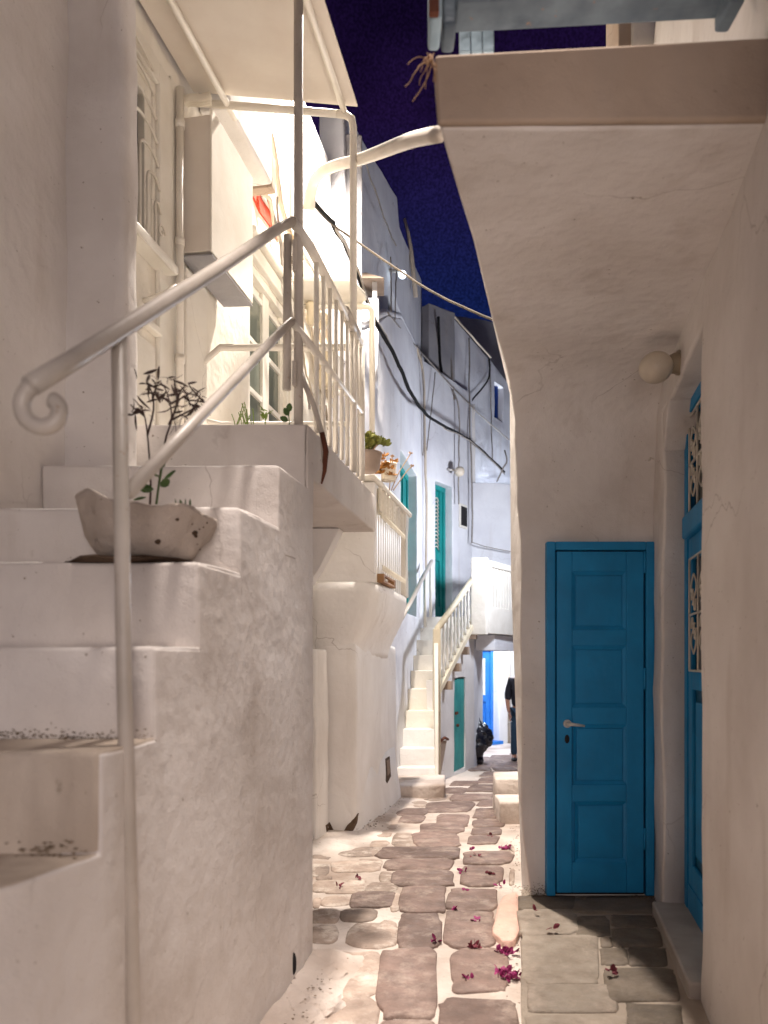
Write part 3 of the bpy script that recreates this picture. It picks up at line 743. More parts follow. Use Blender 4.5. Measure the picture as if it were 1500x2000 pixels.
# cabinet
cb = thing('wall_cabinet', 'white metal cabinet fixed high on the left house beside the drainpipe', 'cabinet')
s0 = fs(4.32); s1 = fs(4.93)
ff('body', s0, s1, 3.74, 4.50, .02, .20, 'canopy', cb, .006)
ff('cover', s0 - .01, s1 + .01, 3.73, 4.53, .202, .214, 'white_metal_clean', cb, .003)
hexa('dark_underside', [on(FA, FB, s0, .02, 3.72), on(FA, FB, s1, .02, 3.72), on(FA, FB, s1 + .01, .212, 3.712), on(FA, FB, s0, .212, 3.712)], [on(FA, FB, s0, .02, 3.728), on(FA, FB, s1, .02, 3.728), on(FA, FB, s1 + .01, .212, 3.72), on(FA, FB, s0, .212, 3.72)], 'plaster_shaded', cb, 0)  # dark sheet painting the shaded gap under the cabinet
setbase(cb, on(FA, FB, s0, .1, 3.74))
# pier under the cabinet
ff('pier', fs(4.34), fs(4.62), 2.57, 3.68, .0, .05, 'plaster_cream', lh, .012)
# glazed door
gd = ff('landing_door', dh[0], dh[1], dh[2], dh[3], -.09, -.07, 'white_wood', lh, 0)
nl = 2; wleaf = (dh[1] - dh[0] - .1) / 2
ff('frame', dh[0], dh[0] + .05, dh[2], dh[3], -.07, -.01, 'white_wood', gd); ff('frame', dh[1] - .05, dh[1], dh[2], dh[3], -.07, -.01, 'white_wood', gd); ff('frame', dh[0] + .05, dh[1] - .05, dh[3] - .06, dh[3], -.07, -.01, 'white_wood', gd)
for k in range(2):
    b0 = dh[0] + .05 + k * wleaf
    ff('stile', b0, b0 + .07, dh[2], dh[3] - .06, -.07, -.04, 'white_wood', gd); ff('stile', b0 + wleaf - .07, b0 + wleaf, dh[2], dh[3] - .06, -.07, -.04, 'white_wood', gd)
    zz0 = dh[2] + .12; hh = (dh[3] - .14 - zz0) / 4
    for r in range(5): ff('muntin', b0 + .07, b0 + wleaf - .07, zz0 + r * hh - .02, zz0 + r * hh + .02, -.07, -.043, 'white_wood', gd)
    for r in range(4): ff('pane', b0 + .07, b0 + wleaf - .07, zz0 + r * hh + .02, zz0 + (r + 1) * hh - .02, -.069, -.062, 'glass_green', gd, 0)
ff('lintel', dh[0] - .05, dh[1] + .05, 4.30, 4.40, .0, .05, 'white_wood', lh, .01)
ff('lintel', dh[0] - .1, dh[1] + .1, 4.42, 4.47, .0, .09, 'white_wood', lh, .01)
# red filler patch over the door
bm = bmesh.new()
bp = [(4.98, 4.72), (5.1, 4.76), (5.35, 4.72), (5.55, 4.74), (5.75, 4.68), (5.7, 4.62), (5.5, 4.62), (5.3, 4.60), (5.15, 4.64), (5.0, 4.62)]
f1 = [bm.verts.new(fo(d, z, .012)) for d, z in [(d_ + .32, z_ + .13) for d_, z_ in bp]]; f2 = [bm.verts.new(fo(d, z, -.01)) for d, z in [(d_ + .32, z_ + .13) for d_, z_ in bp]]
bm.faces.new(f1); bm.faces.new(f2[::-1])
for i in range(len(bp)): bm.faces.new((f1[i], f2[i], f2[(i + 1) % len(bp)], f1[(i + 1) % len(bp)]))
obj('sealant_patch', bm, 'red', lh)
# upper oversail with sooty end and upper room
ff('oversail', fs(4.6), fs(5.35), 4.74, 5.6, .0, .20, 'plaster', lh, .02)
ff('soot_patch', fs(5.36), fs(5.45), 4.74, 4.98, .0, .19, 'plaster_tan', lh, .01)
ff('upper_room', fs(6.35), fs(7.56), 5.0, 6.30, .0, .02, 'plaster', lh, .008)
ff('roof_edge', fs(3.0), fs(7.58), 6.2, 6.34, -.3, .02, 'plaster', lh, .03)
# cables, junction boxes and dust-covered bundles on the facade
for i, (pts, r, m) in enumerate([
    ([(5.0, 5.5), (5.15, 5.0), (5.35, 4.78), (5.6, 4.80), (5.9, 4.72), (6.5, 4.6), (7.4, 4.3)], .018, 'beige_cable'),
    ([(5.3, 5.8), (5.7, 5.2), (6.2, 4.9), (6.9, 4.7), (7.5, 4.45)], .022, 'beige_cable'),
    ([(5.6, 4.9), (5.8, 4.72), (6.1, 4.6), (6.3, 4.4), (6.5, 4.3)], .010, 'grey_cable'),
    ([(5.9, 5.0), (6.0, 4.3), (6.4, 4.1), (6.6, 3.6)], .010, 'grey_cable'),
    ([(6.3, 4.85), (6.5, 4.2), (6.7, 3.9), (7.1, 3.7)], .008, 'beige_cable'),
    ([(6.6, 4.8), (6.75, 4.3), (7.2, 4.0), (7.5, 3.9)], .010, 'beige_cable')]):
    cable([fo(d, z, .05 + .03 * (k % 2)) for k, (d, z) in enumerate(pts)], r, m,
          ['thick cream cable looping over the glazed door', 'thickest cream cable climbing to the roof of the left house', 'thin grey cable drooping above the glazed door', 'thin grey cable hanging beside the glazed door', 'thin cream cable crossing the bright wall', 'cream cable nearest the end of the left house'][i], 'cables on the left house', .03)
jb = thing('junction_box', 'cream junction box with dangling wires near the end of the left house', 'box')
ff('body', fs(7.0), fs(7.35), 3.95, 4.35, .03, .16, 'cream_wood', jb, .03); ff('lid', fs(7.02), fs(7.33), 3.97, 4.33, .162, .18, 'white_wood', jb, .01)
tube('wire', [fo(7.1, 3.95, .1), fo(7.15, 3.75, .13), fo(7.2, 3.62, .09), fo(7.22, 3.85, .06)], .01, 'beige_cable', jb)
setbase(jb, fo(7.2, 3.95, .03))
for i, (d, z, s) in enumerate(((6.35, 4.62, .10), (6.6, 4.42, .09), (6.9, 4.5, .07), (6.2, 4.85, .08))):
    bm = ball_bm(fo(d, z, .12), s, sub=3, sc_=(.7, 1.3, 1))
    for v in bm.verts: v.co += jit(v.co, .06, 9)
    tag(obj('cable_bundle', bm, 'cream_wood'), ['largest whitewashed lump of cable by the pipe end', 'whitewashed cable lump below the pipe end', 'small whitewashed cable lump at the end of the left house', 'whitewashed cable lump above the pipe end'][i], 'cable bundle', 'painted-over cable bundles')
# return at the end of the house (faces us, its shade put into the colour)
wall('wall', (lane(XF, 7.58) + .0, 7.60), (lane(-1.69, 7.62), 7.62), 3.0, 6.68, .2, 'plaster_shaded', lh, amp=.012)
setbase(lh, (-1.3, 4.5, 0))

# landing slab
ld = thing('balcony_slab', 'worn white concrete landing slab jutting past the stair, railing on its edge', 'balcony')
XS = -1.046
prism('slab', [(lane(XF, 3.58), 3.58), (lane(XS, 3.60), 3.60), (lane(XS, 5.14), 5.14), (lane(XF, 5.18), 5.18)], 2.315, 2.555, 'plaster_near', ld, .012, .006, .12)
bm = bmesh.new(); q4 = [(-1.8, 2.312), (-1.25, 2.312), (-1.38, 2.05), (-1.8, 1.45)]
fa = [bm.verts.new((lane(x, 4.98), 4.98, z)) for x, z in q4]; fb_ = [bm.verts.new((lane(x, 5.1), 5.1, z)) for x, z in q4]
bm.faces.new(fa); bm.faces.new(fb_[::-1]); [bm.faces.new((fa[i], fb_[i], fb_[(i + 1) % 4], fa[(i + 1) % 4])) for i in range(4)]
obj('bracket', bm, 'plaster', ld, bevel=.008)
setbase(ld, (lane(-1.6, 4.4), 4.4, 2.315))
prism('wall', [(lane(-1.95, 3.6), 3.6), (lane(-1.8, 3.6), 3.6), (lane(-1.8, 6.62), 6.62), (lane(-1.95, 6.62), 6.62)], -.3, 2.31, 'plaster', lh, .02, .012, .16)
lh.children[-1].location = -Vector(lh.location)

# canopy
cn = thing('canopy', 'flat cream canopy sheet on white tubes above the stair landing', 'canopy')
zc_i, zc_o = 4.74, 4.655
n0, n1 = 2.9, 4.47
sh = hexa('sheet', [(lane(XF + .03, n0), n0, zc_i + .02), (lane(XS + .03, n0), n0, zc_o + .02), (lane(XS + .03, n1), n1, zc_o + .02), (lane(XF + .03, n1), n1, zc_i + .02)],
     [(lane(XF + .03, n0), n0, zc_i + .035), (lane(XS + .03, n0), n0, zc_o + .035), (lane(XS + .03, n1), n1, zc_o + .035), (lane(XF + .03, n1), n1, zc_i + .035)], 'canopy', cn, .002)
pi_ = lane(XF + .24, 0); po_ = lane(XS - .03, 0)
tube('tube', [(lane(XF + .03, 4.49), 4.49, 4.715), (lane(XS - .10, 4.49), 4.49, zc_o - .005)], .021, 'white_metal_clean', cn, 12)
tube('tube', [(lane(XF + .22, n0), n0, 4.70), (lane(XF + .22, 4.6), 4.6, 4.70)], .018, 'white_metal_clean', cn, 12)
tube('tube', [(lane(XS - .05, n0), n0, zc_o), (lane(XS - .05, 4.47), 4.47, zc_o)], .018, 'white_metal_clean', cn, 12)
zp = [(lane(XS - .10, 4.49), 4.49, zc_o - .005), (lane(XS - .045, 4.49), 4.49, zc_o - .012), (lane(XS - .01, 4.49), 4.49, zc_o - .035), (lane(XS, 4.49), 4.49, zc_o - .09), (lane(XS, 4.49), 4.49, 3.6), (lane(XS, 4.49), 4.49, 2.556)]
tube('post', zp, .021, 'white_metal_clean', cn, 12)
pst = P(583, 835, 3.62)
tube('post', [(pst.x, 3.62, 2.556), (pst.x, 3.62, 4.64)], .0225, 'white_metal', cn, 12)
setbase(cn, (lane(XS, 4.49), 4.49, 2.556))
# folded cloth at the end of the canopy
bm = bmesh.new()
for k in range(3):
    a = P(345, 208 + k * 4, 4.42 + k * .02); b = P(412, 186 + k * 6, 4.40 + k * .03)
    tube_bm(smooth_pts([a, lerp(a, b, .35) + Vector((0, 0, .025)), lerp(a, b, .7) + Vector((0, 0, .005)), b], 4), .024, bm, 8, flat=.55)
tag(obj('rolled_cloth', bm, 'cloth', smooth=True), 'folded white cloth tucked under the canopy end beside the cabinet', 'cloth')

# ================================================================== FRONT STAIR
st = thing('staircase', 'worn whitewashed front staircase rising to the landing of the left house', 'stairs')
steps = [(3.57, 2.552), (3.17, 2.26), (2.75, 2.00), (2.41, 1.76), (2.12, 1.49), (1.80, 1.235), (1.50, 1.0), (1.2, .75), (.92, .5)]
def sx(d):                                                  # right-hand face of the stair
    if d >= 2.19: return lane(XS, d)
    return pw([(.9, -.98), (1.3, -.88), (1.6, -.735), (1.8, -.665), (2.12, -.632), (2.19, lane(XS, 2.19))], d)
for i, (d, z) in enumerate(steps):
    dn = 3.62 if i < 1 else steps[i - 1][0] + .10
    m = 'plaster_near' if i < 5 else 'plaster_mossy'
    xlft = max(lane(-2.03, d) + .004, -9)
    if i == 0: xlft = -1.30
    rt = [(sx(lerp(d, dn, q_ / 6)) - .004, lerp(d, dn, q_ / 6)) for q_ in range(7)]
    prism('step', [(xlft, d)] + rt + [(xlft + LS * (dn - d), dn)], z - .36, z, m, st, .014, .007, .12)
# stepped side wall, one rough sheet of plaster
bm = bmesh.new()
ds = sorted(set([.92 + .09 * k for k in range(31)] + [s[0] for s in steps] + [2.19, 3.66])); ds = [d for d in ds if d <= 3.66]
def stop(d):
    for dd, z in steps:
        if d >= dd - 1e-6: return z
    return .4
segs = list(zip(ds, ds[1:])); zl = sorted(set([round(-.3 + .12 * k, 3) for k in range(24)] + [s[1] for s in steps])); vd = {}
def Vs(d, z, k):
    key = (round(d, 4), round(z, 4), k)
    if key not in vd:
        p = Vector((sx(d) + (.0 if k == 0 else -.10), d, z - .003)); pj = jit(p, .006, 1.4) + jit(p, .002, 7, 3)
        vd[key] = bm.verts.new(p + Vector((pj.x, pj.y * .3, pj.z * .3)) + Vector((.002, .004, 0)))
    return vd[key]
cells = {}
for i, (a, b) in enumerate(segs):
    zt_ = stop((a + b) / 2)
    for j, (c, d) in enumerate(zip(zl, zl[1:])):
        if d <= zt_ + 1e-5: cells[(i, j)] = (a, b, c, d)
for (i, j), (a, b, c, d) in cells.items():
    bm.faces.new((Vs(a, c, 0), Vs(b, c, 0), Vs(b, d, 0), Vs(a, d, 0))); bm.faces.new((Vs(a, c, 1), Vs(a, d, 1), Vs(b, d, 1), Vs(b, c, 1)))
    if (i - 1, j) not in cells: bm.faces.new((Vs(a, c, 0), Vs(a, d, 0), Vs(a, d, 1), Vs(a, c, 1)))
    if (i + 1, j) not in cells: bm.faces.new((Vs(b, c, 0), Vs(b, c, 1), Vs(b, d, 1), Vs(b, d, 0)))
    if (i, j - 1) not in cells: bm.faces.new((Vs(a, c, 0), Vs(a, c, 1), Vs(b, c, 1), Vs(b, c, 0)))
    if (i, j + 1) not in cells: bm.faces.new((Vs(a, d, 0), Vs(b, d, 0), Vs(b, d, 1), Vs(a, d, 1)))
obj('side_wall', bm, 'plaster_near', st, bevel=.022, seg=3)
# end of the stair block
prism('end_wall', [(-1.3, 3.66), (lane(XS, 3.62) - .015, 3.66), (lane(XS, 3.62) - .015, 3.78), (-1.3, 3.78)], -.3, 2.31, 'plaster_near', st, .02, .008, .14)
# dark chips in the plaster near the foot
for (px, py, h) in ((571, 1882, .05), (566, 1930, .025), (1, 1, 0)):
    if h:
        d = F * XS / (px - CX - LS * F); p = P(px, py, d) + Vector((.006, 0, 0))
        obj('chip', ball_bm(p, h, sub=2, sc_=(.25, .16, 1)), 'dark', st, smooth=True)
setbase(st, (-1.2, 2.4, 0))

# stair handrail
hr = thing('stair_handrail', 'white tubular stair handrail ending in a curled scroll, in the left foreground', 'railing')
def hp(px, py): return P(px, py, F * XS / (px - CX - LS * F) if px > 240 else pw([(-40, 1.50), (30, 1.56), (130, 1.74), (240, 1.962)], px))
topA = P(572, 432, 3.60); cs = hp(72, 790)
main = [topA, P(545, 446, 3.42), hp(400, 541), hp(240, 642), hp(140, 705), hp(62, 752)]
tube('top_rail', main, .0225, 'white_metal', hr, 14)
s_pts = []
c0 = P(84, 796, 1.62)
for k in range(26):
    a = math.radians(118) + k / 25 * math.radians(300); rad = lerp(.050, .024, (k / 25) ** 1.2)
    s_pts.append(c0 + Vector((math.cos(a) * rad, -.0 + k * .0006, math.sin(a) * rad)))
obj('scroll', tube_bm([hp(62, 752)] + s_pts[1:], .018, n=12), 'white_metal', hr, smooth=True)
tube('lower_rail', [P(570, 628, 3.60), P(556, 640, 3.48), hp(400, 803), hp(250, 962)], .019, 'white_metal', hr, 12)
pz = hp(232, 650)
tube('post', [(pz.x, pz.y, pz.z), (pz.x + .012, pz.y, 1.5), (pz.x + .05, pz.y, -.05)], .0195, 'white_metal', hr, 14)
setbase(hr, (pz.x, pz.y, 0))

# landing railing
lr = thing('landing_railing', 'white tubular railing with upright bars along the landing edge', 'railing')
def lp(d, z): return Vector((lane(XS, d), d, z))
tube('top_rail', [topA, lp(3.62, 3.40), lp(4.66, 3.385)], .022, 'white_metal_clean', lr, 12)
tube('top_rail', [lp(4.66, 3.385), lp(4.70, 3.37), P(430, 679, 4.72), fo(4.45, 3.10, .0)], .019, 'white_metal_clean', lr, 12)
tube('middle_rail', [P(570, 628, 3.60), lp(3.62, 2.94), lp(4.70, 2.965)], .017, 'white_metal_clean', lr, 12)
tube('middle_rail', [lp(4.70, 2.90), P(430, 828, 4.72), fo(4.5, 2.88, 0)], .015, 'white_metal_clean', lr, 12)
tube('end_post', [lp(4.70, 3.37), lp(4.70, 2.556)], .021, 'white_metal_clean', lr, 12)
for k in range(8): tube('bar', [lp(3.72 + k * .125, 3.385), lp(3.72 + k * .125, 2.556)], .011 if k else .013, 'white_metal_clean', lr, 8)
for k in range(4): 
    a = lp(4.71, 0); x = lerp(a.x, a.x - .42, (k + .6) / 4); tube('bar', [(x, 4.715, 3.36), (x, 4.715, 2.556)], .010, 'white_metal_clean', lr, 8)
tube('kick_rail', [P(585, 725, 3.62), P(612, 790, 3.66), P(630, 850, 3.67), P(634, 905, 3.68)], .013, 'white_metal', lr, 10)
obj('rusty_foot', tube_bm([P(629, 845, 3.665), P(636, 882, 3.67), P(634, 920, 3.67), P(628, 945, 3.67)], .014, n=8, taper=[.012, .015, .010, .004]), 'rust', lr, smooth=True)
tube('clamp', [lp(4.28, 3.40), lp(4.56, 3.39)], .032, 'white_metal', lr, 8)
# gate stub with hinges on the post
gs = P(562, 460, 3.60); ge = P(560, 762, 3.60)
tube('gate_bar', [gs, ge], .020, 'white_metal', lr, 12)
for py0, py1 in ((470, 530), (706, 755)):
    a = P(571, py0, 3.585); b = P(579, py1, 3.585); fbox('hinge', a.x, b.x, b.z, a.z, 3.57, 3.60, 'white_metal', lr, .004)
for c in list(lr.children)[-2:]: pass
setbase(lr, lp(4.70, 2.556))

# ================================================================== POTS AND PLANTS
# bowl planter on the stair
bwl = thing('bowl_planter', 'rough cement bowl planter with a dry plant on the stair step', 'planter')
bc = P(292, 1100, 2.60); bc.z = 1.765
pf = [(.10, .018), (.15, .02), (.175, .06), (.20, .11), (.222, .178), (.226, .19), (.205, .19), (.19, .172), (.05, .165)]
bm = lathe_bm(pf, bc, 44, wob=.028)
for v in bm.verts:
    if v.co.z > bc.z + .15: v.co.z -= (v.co.x - bc.x) * .14
obj('bowl', bm, 'cement_pot', bwl, smooth=True)
obj('soil', lathe_bm([(.19, .135), (.10, .15), (.02, .155)], bc, 20, wob=.012), 'soil', bwl, smooth=True)
obj('slab', lathe_bm([(.20, 0), (.215, .008), (.20, .016), (.02, .016)], bc + Vector((-.06, -.02, 0)), 18, wob=.02), 'broken_dark', bwl, smooth=False)
# dry plant
def dry(pts, bm):
    s = smooth_pts([P(x, y, bc.y + z) for x, y, z in pts], 4); tube_bm(s, .003, bm, 5, taper=[lerp(.0042, .0016, i / (len(s) - 1)) for i in range(len(s))])
bm = bmesh.new()
dry([(293, 985, 0), (294, 930, .0), (288, 850, 0), (280, 805, 0), (262, 780, 0)], bm)
dry([(288, 850, 0), (300, 800, .02), (296, 765, .02), (285, 745, 0)], bm); dry([(280, 805, 0), (265, 800, 0), (255, 790, -.02)], bm)
dry([(305, 985, 0), (322, 865, 0), (335, 820, 0), (330, 780, .02), (318, 750, 0)], bm)
dry([(335, 820, 0), (355, 810, 0), (380, 795, -.02), (392, 768, 0)], bm); dry([(330, 830, 0), (345, 790, 0), (342, 755, 0), (340, 740, 0)], bm)
dry([(330, 790, 0), (360, 775, .02), (375, 765, 0)], bm); dry([(345, 790, 0), (352, 765, 0), (362, 752, 0)], bm)
for i in range(105):
    cx, cy = R.choice([(262, 772), (285, 748), (318, 752), (340, 745), (365, 765), (388, 772), (300, 762), (352, 808), (380, 790), (270, 795), (330, 770)])
    leaf_bm(bm, P(cx + R.gauss(0, 9), cy + R.gauss(0, 8), bc.y + R.uniform(-.03, .03)), (R.uniform(-1, 1), R.uniform(-.5, .5), R.uniform(-1.2, .5)), R.uniform(.025, .055), R.uniform(.005, .012), .5)
obj('dry_stems', bm, 'dry', bwl, smooth=False)
bm = bmesh.new()
tube_bm([P(306, 985, bc.y - .06), P(310, 950, bc.y - .06), P(318, 905, bc.y - .06)], .003, bm, 5)
for px, py, dx, dz, l in ((318, 912, .2, 1, .06), (312, 930, -.8, .5, .055), (322, 935, 1, .3, .05), (300, 955, -1, .1, .05), (290, 962, -.6, .6, .04), (314, 950, .8, .5, .045), (285, 970, -1, -.1, .04), (316, 920, -.5, .9, .05)):
    leaf_bm(bm, P(px, py, bc.y - .07), (dx, -.3, dz), l, l * .62, .2)
for px in (355, 362, 371, 345): leaf_bm(bm, P(px, 990, bc.y - .1), (R.uniform(-.4, .4), -.3, .8), .025, .014, .2)
obj('green_shoots', bm, 'leaf', bwl)
setbase(bwl, bc)

# seedlings on the landing
def sprout(name, label, fn, m):
    bm = bmesh.new(); fn(bm); return tag(obj(name, bm, m), label, 'plant', 'plants on the landing')
def f1_(bm):
    for i in range(16):
        x = 468 + R.uniform(-14, 26); b = P(x, 838, 3.68); t = P(x + R.uniform(-22, 22), 800 + R.uniform(-15, 18), 3.68 + R.uniform(-.05, .05)); tube_bm(smooth_pts([b, lerp(b, t, .5) + Vector((.004, 0, 0)), t], 3), .0022, bm, 4)
sprout('grass_tuft', 'thin wispy green tuft at the back of the top step', f1_, 'leaf_bright')
def f2_(bm):
    tube_bm([P(518, 838, 3.68), P(518, 808, 3.68)], .003, bm, 5)
    for i in range(9): leaf_bm(bm, P(518 + R.uniform(-5, 5), 822 - i * 2.5, 3.68), (R.uniform(-1, 1), R.uniform(-.5, 0), R.uniform(.1, 1)), .035, .018, .2)
sprout('seedling', 'small yellow-green seedling in the middle of the top step', f2_, 'leaf_bright')
def f3_(bm):
    tube_bm([P(566, 838, 3.66), P(563, 798, 3.66)], .0025, bm, 5)
    for px, py, dx, dz in ((564, 805, .2, 1), (563, 822, -.9, .4), (565, 826, .9, .5), (564, 812, -.5, .8)): leaf_bm(bm, P(px, py, 3.65), (dx, -.3, dz), .042, .03, .15)
sprout('seedling', 'round-leaved green seedling beside the gate post on the top step', f3_, 'leaf')

# succulent in clay pot and the brown one in the white pot
p1 = thing('potted_succulent', 'olive-green succulent in a clay pot behind the landing railing', 'potted plant', 'potted succulents')
c1 = P(716, 922, 5.0)
obj('pot', lathe_bm([(.062, 0), (.085, .02), (.098, .1), (.103, .12), (.095, .12), (.085, .10)], c1, 24, wob=.004), 'pot_brown', p1, smooth=True)
bm = bmesh.new()
for i in range(26):
    a = R.uniform(0, 6.28); rr = R.uniform(.02, .10); t = c1 + Vector((math.cos(a) * rr + .025, math.sin(a) * rr, .15 + R.uniform(0, .07)))
    for k in range(9):
        a2 = k / 9 * 6.28; leaf_bm(bm, t, (math.cos(a2), math.sin(a2), .7), .05, .034, .3)
obj('leaves', bm, 'leaf_olive', p1)
bm = bmesh.new()
for i in range(10):
    a = R.uniform(0, 6.28); tube_bm([c1 + Vector((0, 0, .08)), c1 + Vector((math.cos(a) * .06 + .01, math.sin(a) * .05, .18))], .005, bm, 5)
obj('stems', bm, 'stem_pale', p1, smooth=True); setbase(p1, c1)

# ================================================================== SECOND HOUSE ON THE LEFT (buttress, round balcony)
XB = -1.54; XO = -1.32
h2 = thing('house', 'white rounded house wall with a corbelled balcony base, in the middle of the lane', 'house')
prism('wall', [(lane(-1.95, 6.6), 6.60), (lane(XB, 6.6) + .02, 6.58), (lane(XB, 8.75), 8.75), (lane(-1.95, 8.8), 8.8)], -.4, 1.62, 'plaster', h2, .06, .018, .14, seg=4)
# flared base and corbel by lofting
def loft(name, rings, m, parent, amp=.012):
    bm = bmesh.new(); rr = []
    for poly, z in rings:
        pts = []
        n = len(poly)
        for i in range(n):
            a = Vector(poly[i]); b = Vector(poly[(i + 1) % n])
            for k in range(8): pts.append(a.lerp(b, k / 8))
        # round the corners by averaging
        for _ in range(2): pts = [(pts[i - 1] + pts[i] * 2 + pts[(i + 1) % len(pts)]) / 4 for i in range(len(pts))]
        ring = []
        for p in pts:
            q = Vector((p.x, p.y, z)); ring.append(bm.verts.new(q + jit(q, amp)))
        rr.append(ring)
    for r0, r1 in zip(rr, rr[1:]):
        n = len(r0)
        for k in range(n): bm.faces.new((r0[k], r0[(k + 1) % n], r1[(k + 1) % n], r1[k]))
    bm.faces.new(rr[0][::-1]); bm.faces.new(rr[-1])
    return obj(name, bm, m, parent, smooth=True)
def ringp(xo, d0, d1, xi=-1.97): return [(lane(xi, d0), d0), (lane(xo, d0), d0), (lane(xo, d1), d1), (lane(xi, d1), d1)]
rg = []
for k in range(9):
    t = k / 8; e = t * t * (3 - 2 * t)
    rg.append((ringp(lerp(XB + .01, XO + .0, e), lerp(6.6, 6.52, e), lerp(8.3, 8.2, e)), lerp(1.48, 1.98, t)))
rg.append((ringp(XO + .015, 6.51, 8.2), 2.03)); rg.append((ringp(XO + .012, 6.51, 8.2), 2.10)); rg.append((ringp(XO - .02, 6.53, 8.18), 2.13))
loft('corbel', rg, 'plaster', h2, .02)
rg = [(ringp(XB + .10, 6.50, 8.9), -.4), (ringp(XB + .07, 6.53, 8.85), zg(7) + .05), (ringp(XB + .03, 6.58, 8.8), .2), (ringp(XB + .005, 6.6, 8.8), .5)]
loft('footing', rg, 'plaster', h2, .03)
prism('pilaster', [(lane(-1.80, 6.18), 6.18), (lane(-1.74, 6.18), 6.18), (lane(-1.74, 6.55), 6.55), (lane(-1.80, 6.55), 6.55)], -.3, 1.55, 'plaster', h2, .02, .02, .12)
# parapet of the balcony: near face solid, side with slats
prism('parapet', [(lane(-1.97, 6.53), 6.53), (lane(XO, 6.53) - .02, 6.53), (lane(XO, 6.62) - .02, 6.62), (lane(-1.97, 6.62), 6.62)], 2.12, 2.98, 'plaster', h2, .02, .01, .14)
prism('corner_pillar', [(lane(XO, 8.0) - .12, 7.95), (lane(XO, 8.0), 7.95), (lane(XO, 8.2), 8.19), (lane(XO, 8.2) - .12, 8.19)], 2.12, 3.0, 'plaster_cream', h2, .02, .01, .14)
prism('cap', [(lane(XO, 6.5) - .14, 6.50), (lane(XO, 6.5) + .0, 6.50), (lane(XO, 8.24) + .03, 8.24), (lane(XO, 8.24) - .14, 8.24)], 2.985, 3.03, 'plaster_cream', h2, .015, .004, .2)
BA = (lane(XO, 6.62), 6.62); BB = (lane(XO, 7.95), 7.95); Lb = math.hypot(BB[0] - BA[0], BB[1] - BA[1])
for k in range(12):
    s0 = .04 + k * (Lb - .06) / 12; box_on(BA, BB, s0, s0 + .075, 2.13, 2.985, -.07, -.03, None, 'slat', 'white_wood', h2, .008)
# broken plaster at the foot
from mathutils.bvhtree import BVHTree
_vs, _ps = [], []
for o_ in h2.children:
    if o_.type == 'MESH' and o_.name.split('.')[0] in ('wall', 'footing', 'pilaster'):
        k0 = len(_vs); _vs += [v.co.copy() for v in o_.data.vertices]; _ps += [[k0 + i for i in p.vertices] for p in o_.data.polygons]
_bvh = BVHTree.FromPolygons(_vs, _ps)
def patch(parent, name, pxs, x0, m, th=.012, off=.004):
    eye = Vector((0, 0, EYE)); n = len(pxs); out = []
    cx_ = sum(p[0] for p in pxs) / n; cy_ = sum(p[1] for p in pxs) / n
    def cast(px, py, o_):
        dr_ = (P(px, py, 1) - eye).normalized(); h_ = _bvh.ray_cast(eye, dr_)
        if h_[0] is None: return W(XB, px, py)
        nn = h_[1] if h_[1].dot(dr_) < 0 else -h_[1]
        return h_[0] + nn * o_
    pts_ = []
    for i in range(n):
        a_, b_ = pxs[i], pxs[(i + 1) % n]
        for k in range(3): pts_.append((lerp(a_[0], b_[0], k / 3), lerp(a_[1], b_[1], k / 3)))
    bm = bmesh.new(); rings = []
    for sc2, o2 in ((1.0, -.02), (1.0, off), (.7, off), (.35, off)):
        rings.append([bm.verts.new(cast(cx_ + (x - cx_) * sc2, cy_ + (y - cy_) * sc2, o2 + (R.uniform(-.002, .003) if o2 > 0 else 0))) for x, y in pts_])
    N_ = len(pts_)
    for r0, r1 in zip(rings, rings[1:]):
        for k in range(N_): bm.faces.new((r0[k], r0[(k + 1) % N_], r1[(k + 1) % N_], r1[k]))
    bm.faces.new(rings[-1])
    return obj(name, bm, m, parent)
patch(h2, 'broken_plaster', [(672, 1622), (678, 1612), (690, 1600), (699, 1588), (696, 1608), (688, 1622), (674, 1634)], XB + .085, 'broken_dark', off=.009)
patch(h2, 'broken_plaster', [(752, 1482), (760, 1477), (762, 1500), (763, 1516), (756, 1530), (753, 1525)], XB + .06, 'broken_dark')
patch(h2, 'broken_plaster', [(754, 1486), (759, 1483), (761, 1508), (756, 1516)], XB + .066, 'broken', off=.008)
patch(h2, 'broken_plaster', [(636, 1612), (644, 1606), (652, 1622), (664, 1628), (660, 1652), (646, 1656), (640, 1640)], XB - .02, 'broken_dark')
setbase(h2, (lane(-1.7, 7.6), 7.6, -.1))
# lace cloth hanging inside the slats
lc = thing('lace_cloth', 'white lace cloth hung over the balcony slats, with a fringed hem', 'cloth')
bm = bmesh.new(); cols_ = []
for i in range(60):
    s = .05 + i / 59 * (Lb - .1); t = -.012 + .022 * math.sin(i * 1.15) + .006 * math.sin(i * 2.9)
    cols_.append([bm.verts.new(on(BA, BB, s, t + .004 * math.sin(j * 2 + i), lerp(2.96, 2.74, j / 14) + (.02 * math.sin(i * 1.9) if j == 14 else 0))) for j in range(15)])
for i in range(59):
    for j in range(14): bm.faces.new((cols_[i][j], cols_[i][j + 1], cols_[i + 1][j + 1], cols_[i + 1][j]))
ob = obj('cloth', bm, 'cloth', lc, smooth=True); so = ob.modifiers.new('s', 'SOLIDIFY'); so.thickness = .003
bm = bmesh.new()
for i in range(46):
    s = .06 + i / 45 * (Lb - .12); a = on(BA, BB, s, .014, 2.29 if i % 2 else 2.74); tube_bm([a, a + Vector((.004, 0, -.02)), a + Vector((0, 0, -.05))], .006, bm, 4)
obj('fringe', bm, 'cloth', lc)['kind'] = 'stuff'; setbase(lc, on(BA, BB, .6, 0, 2.96))
cr_ = thing('wooden_crate', 'small brown wooden crate at the foot of the balcony slats', 'crate')
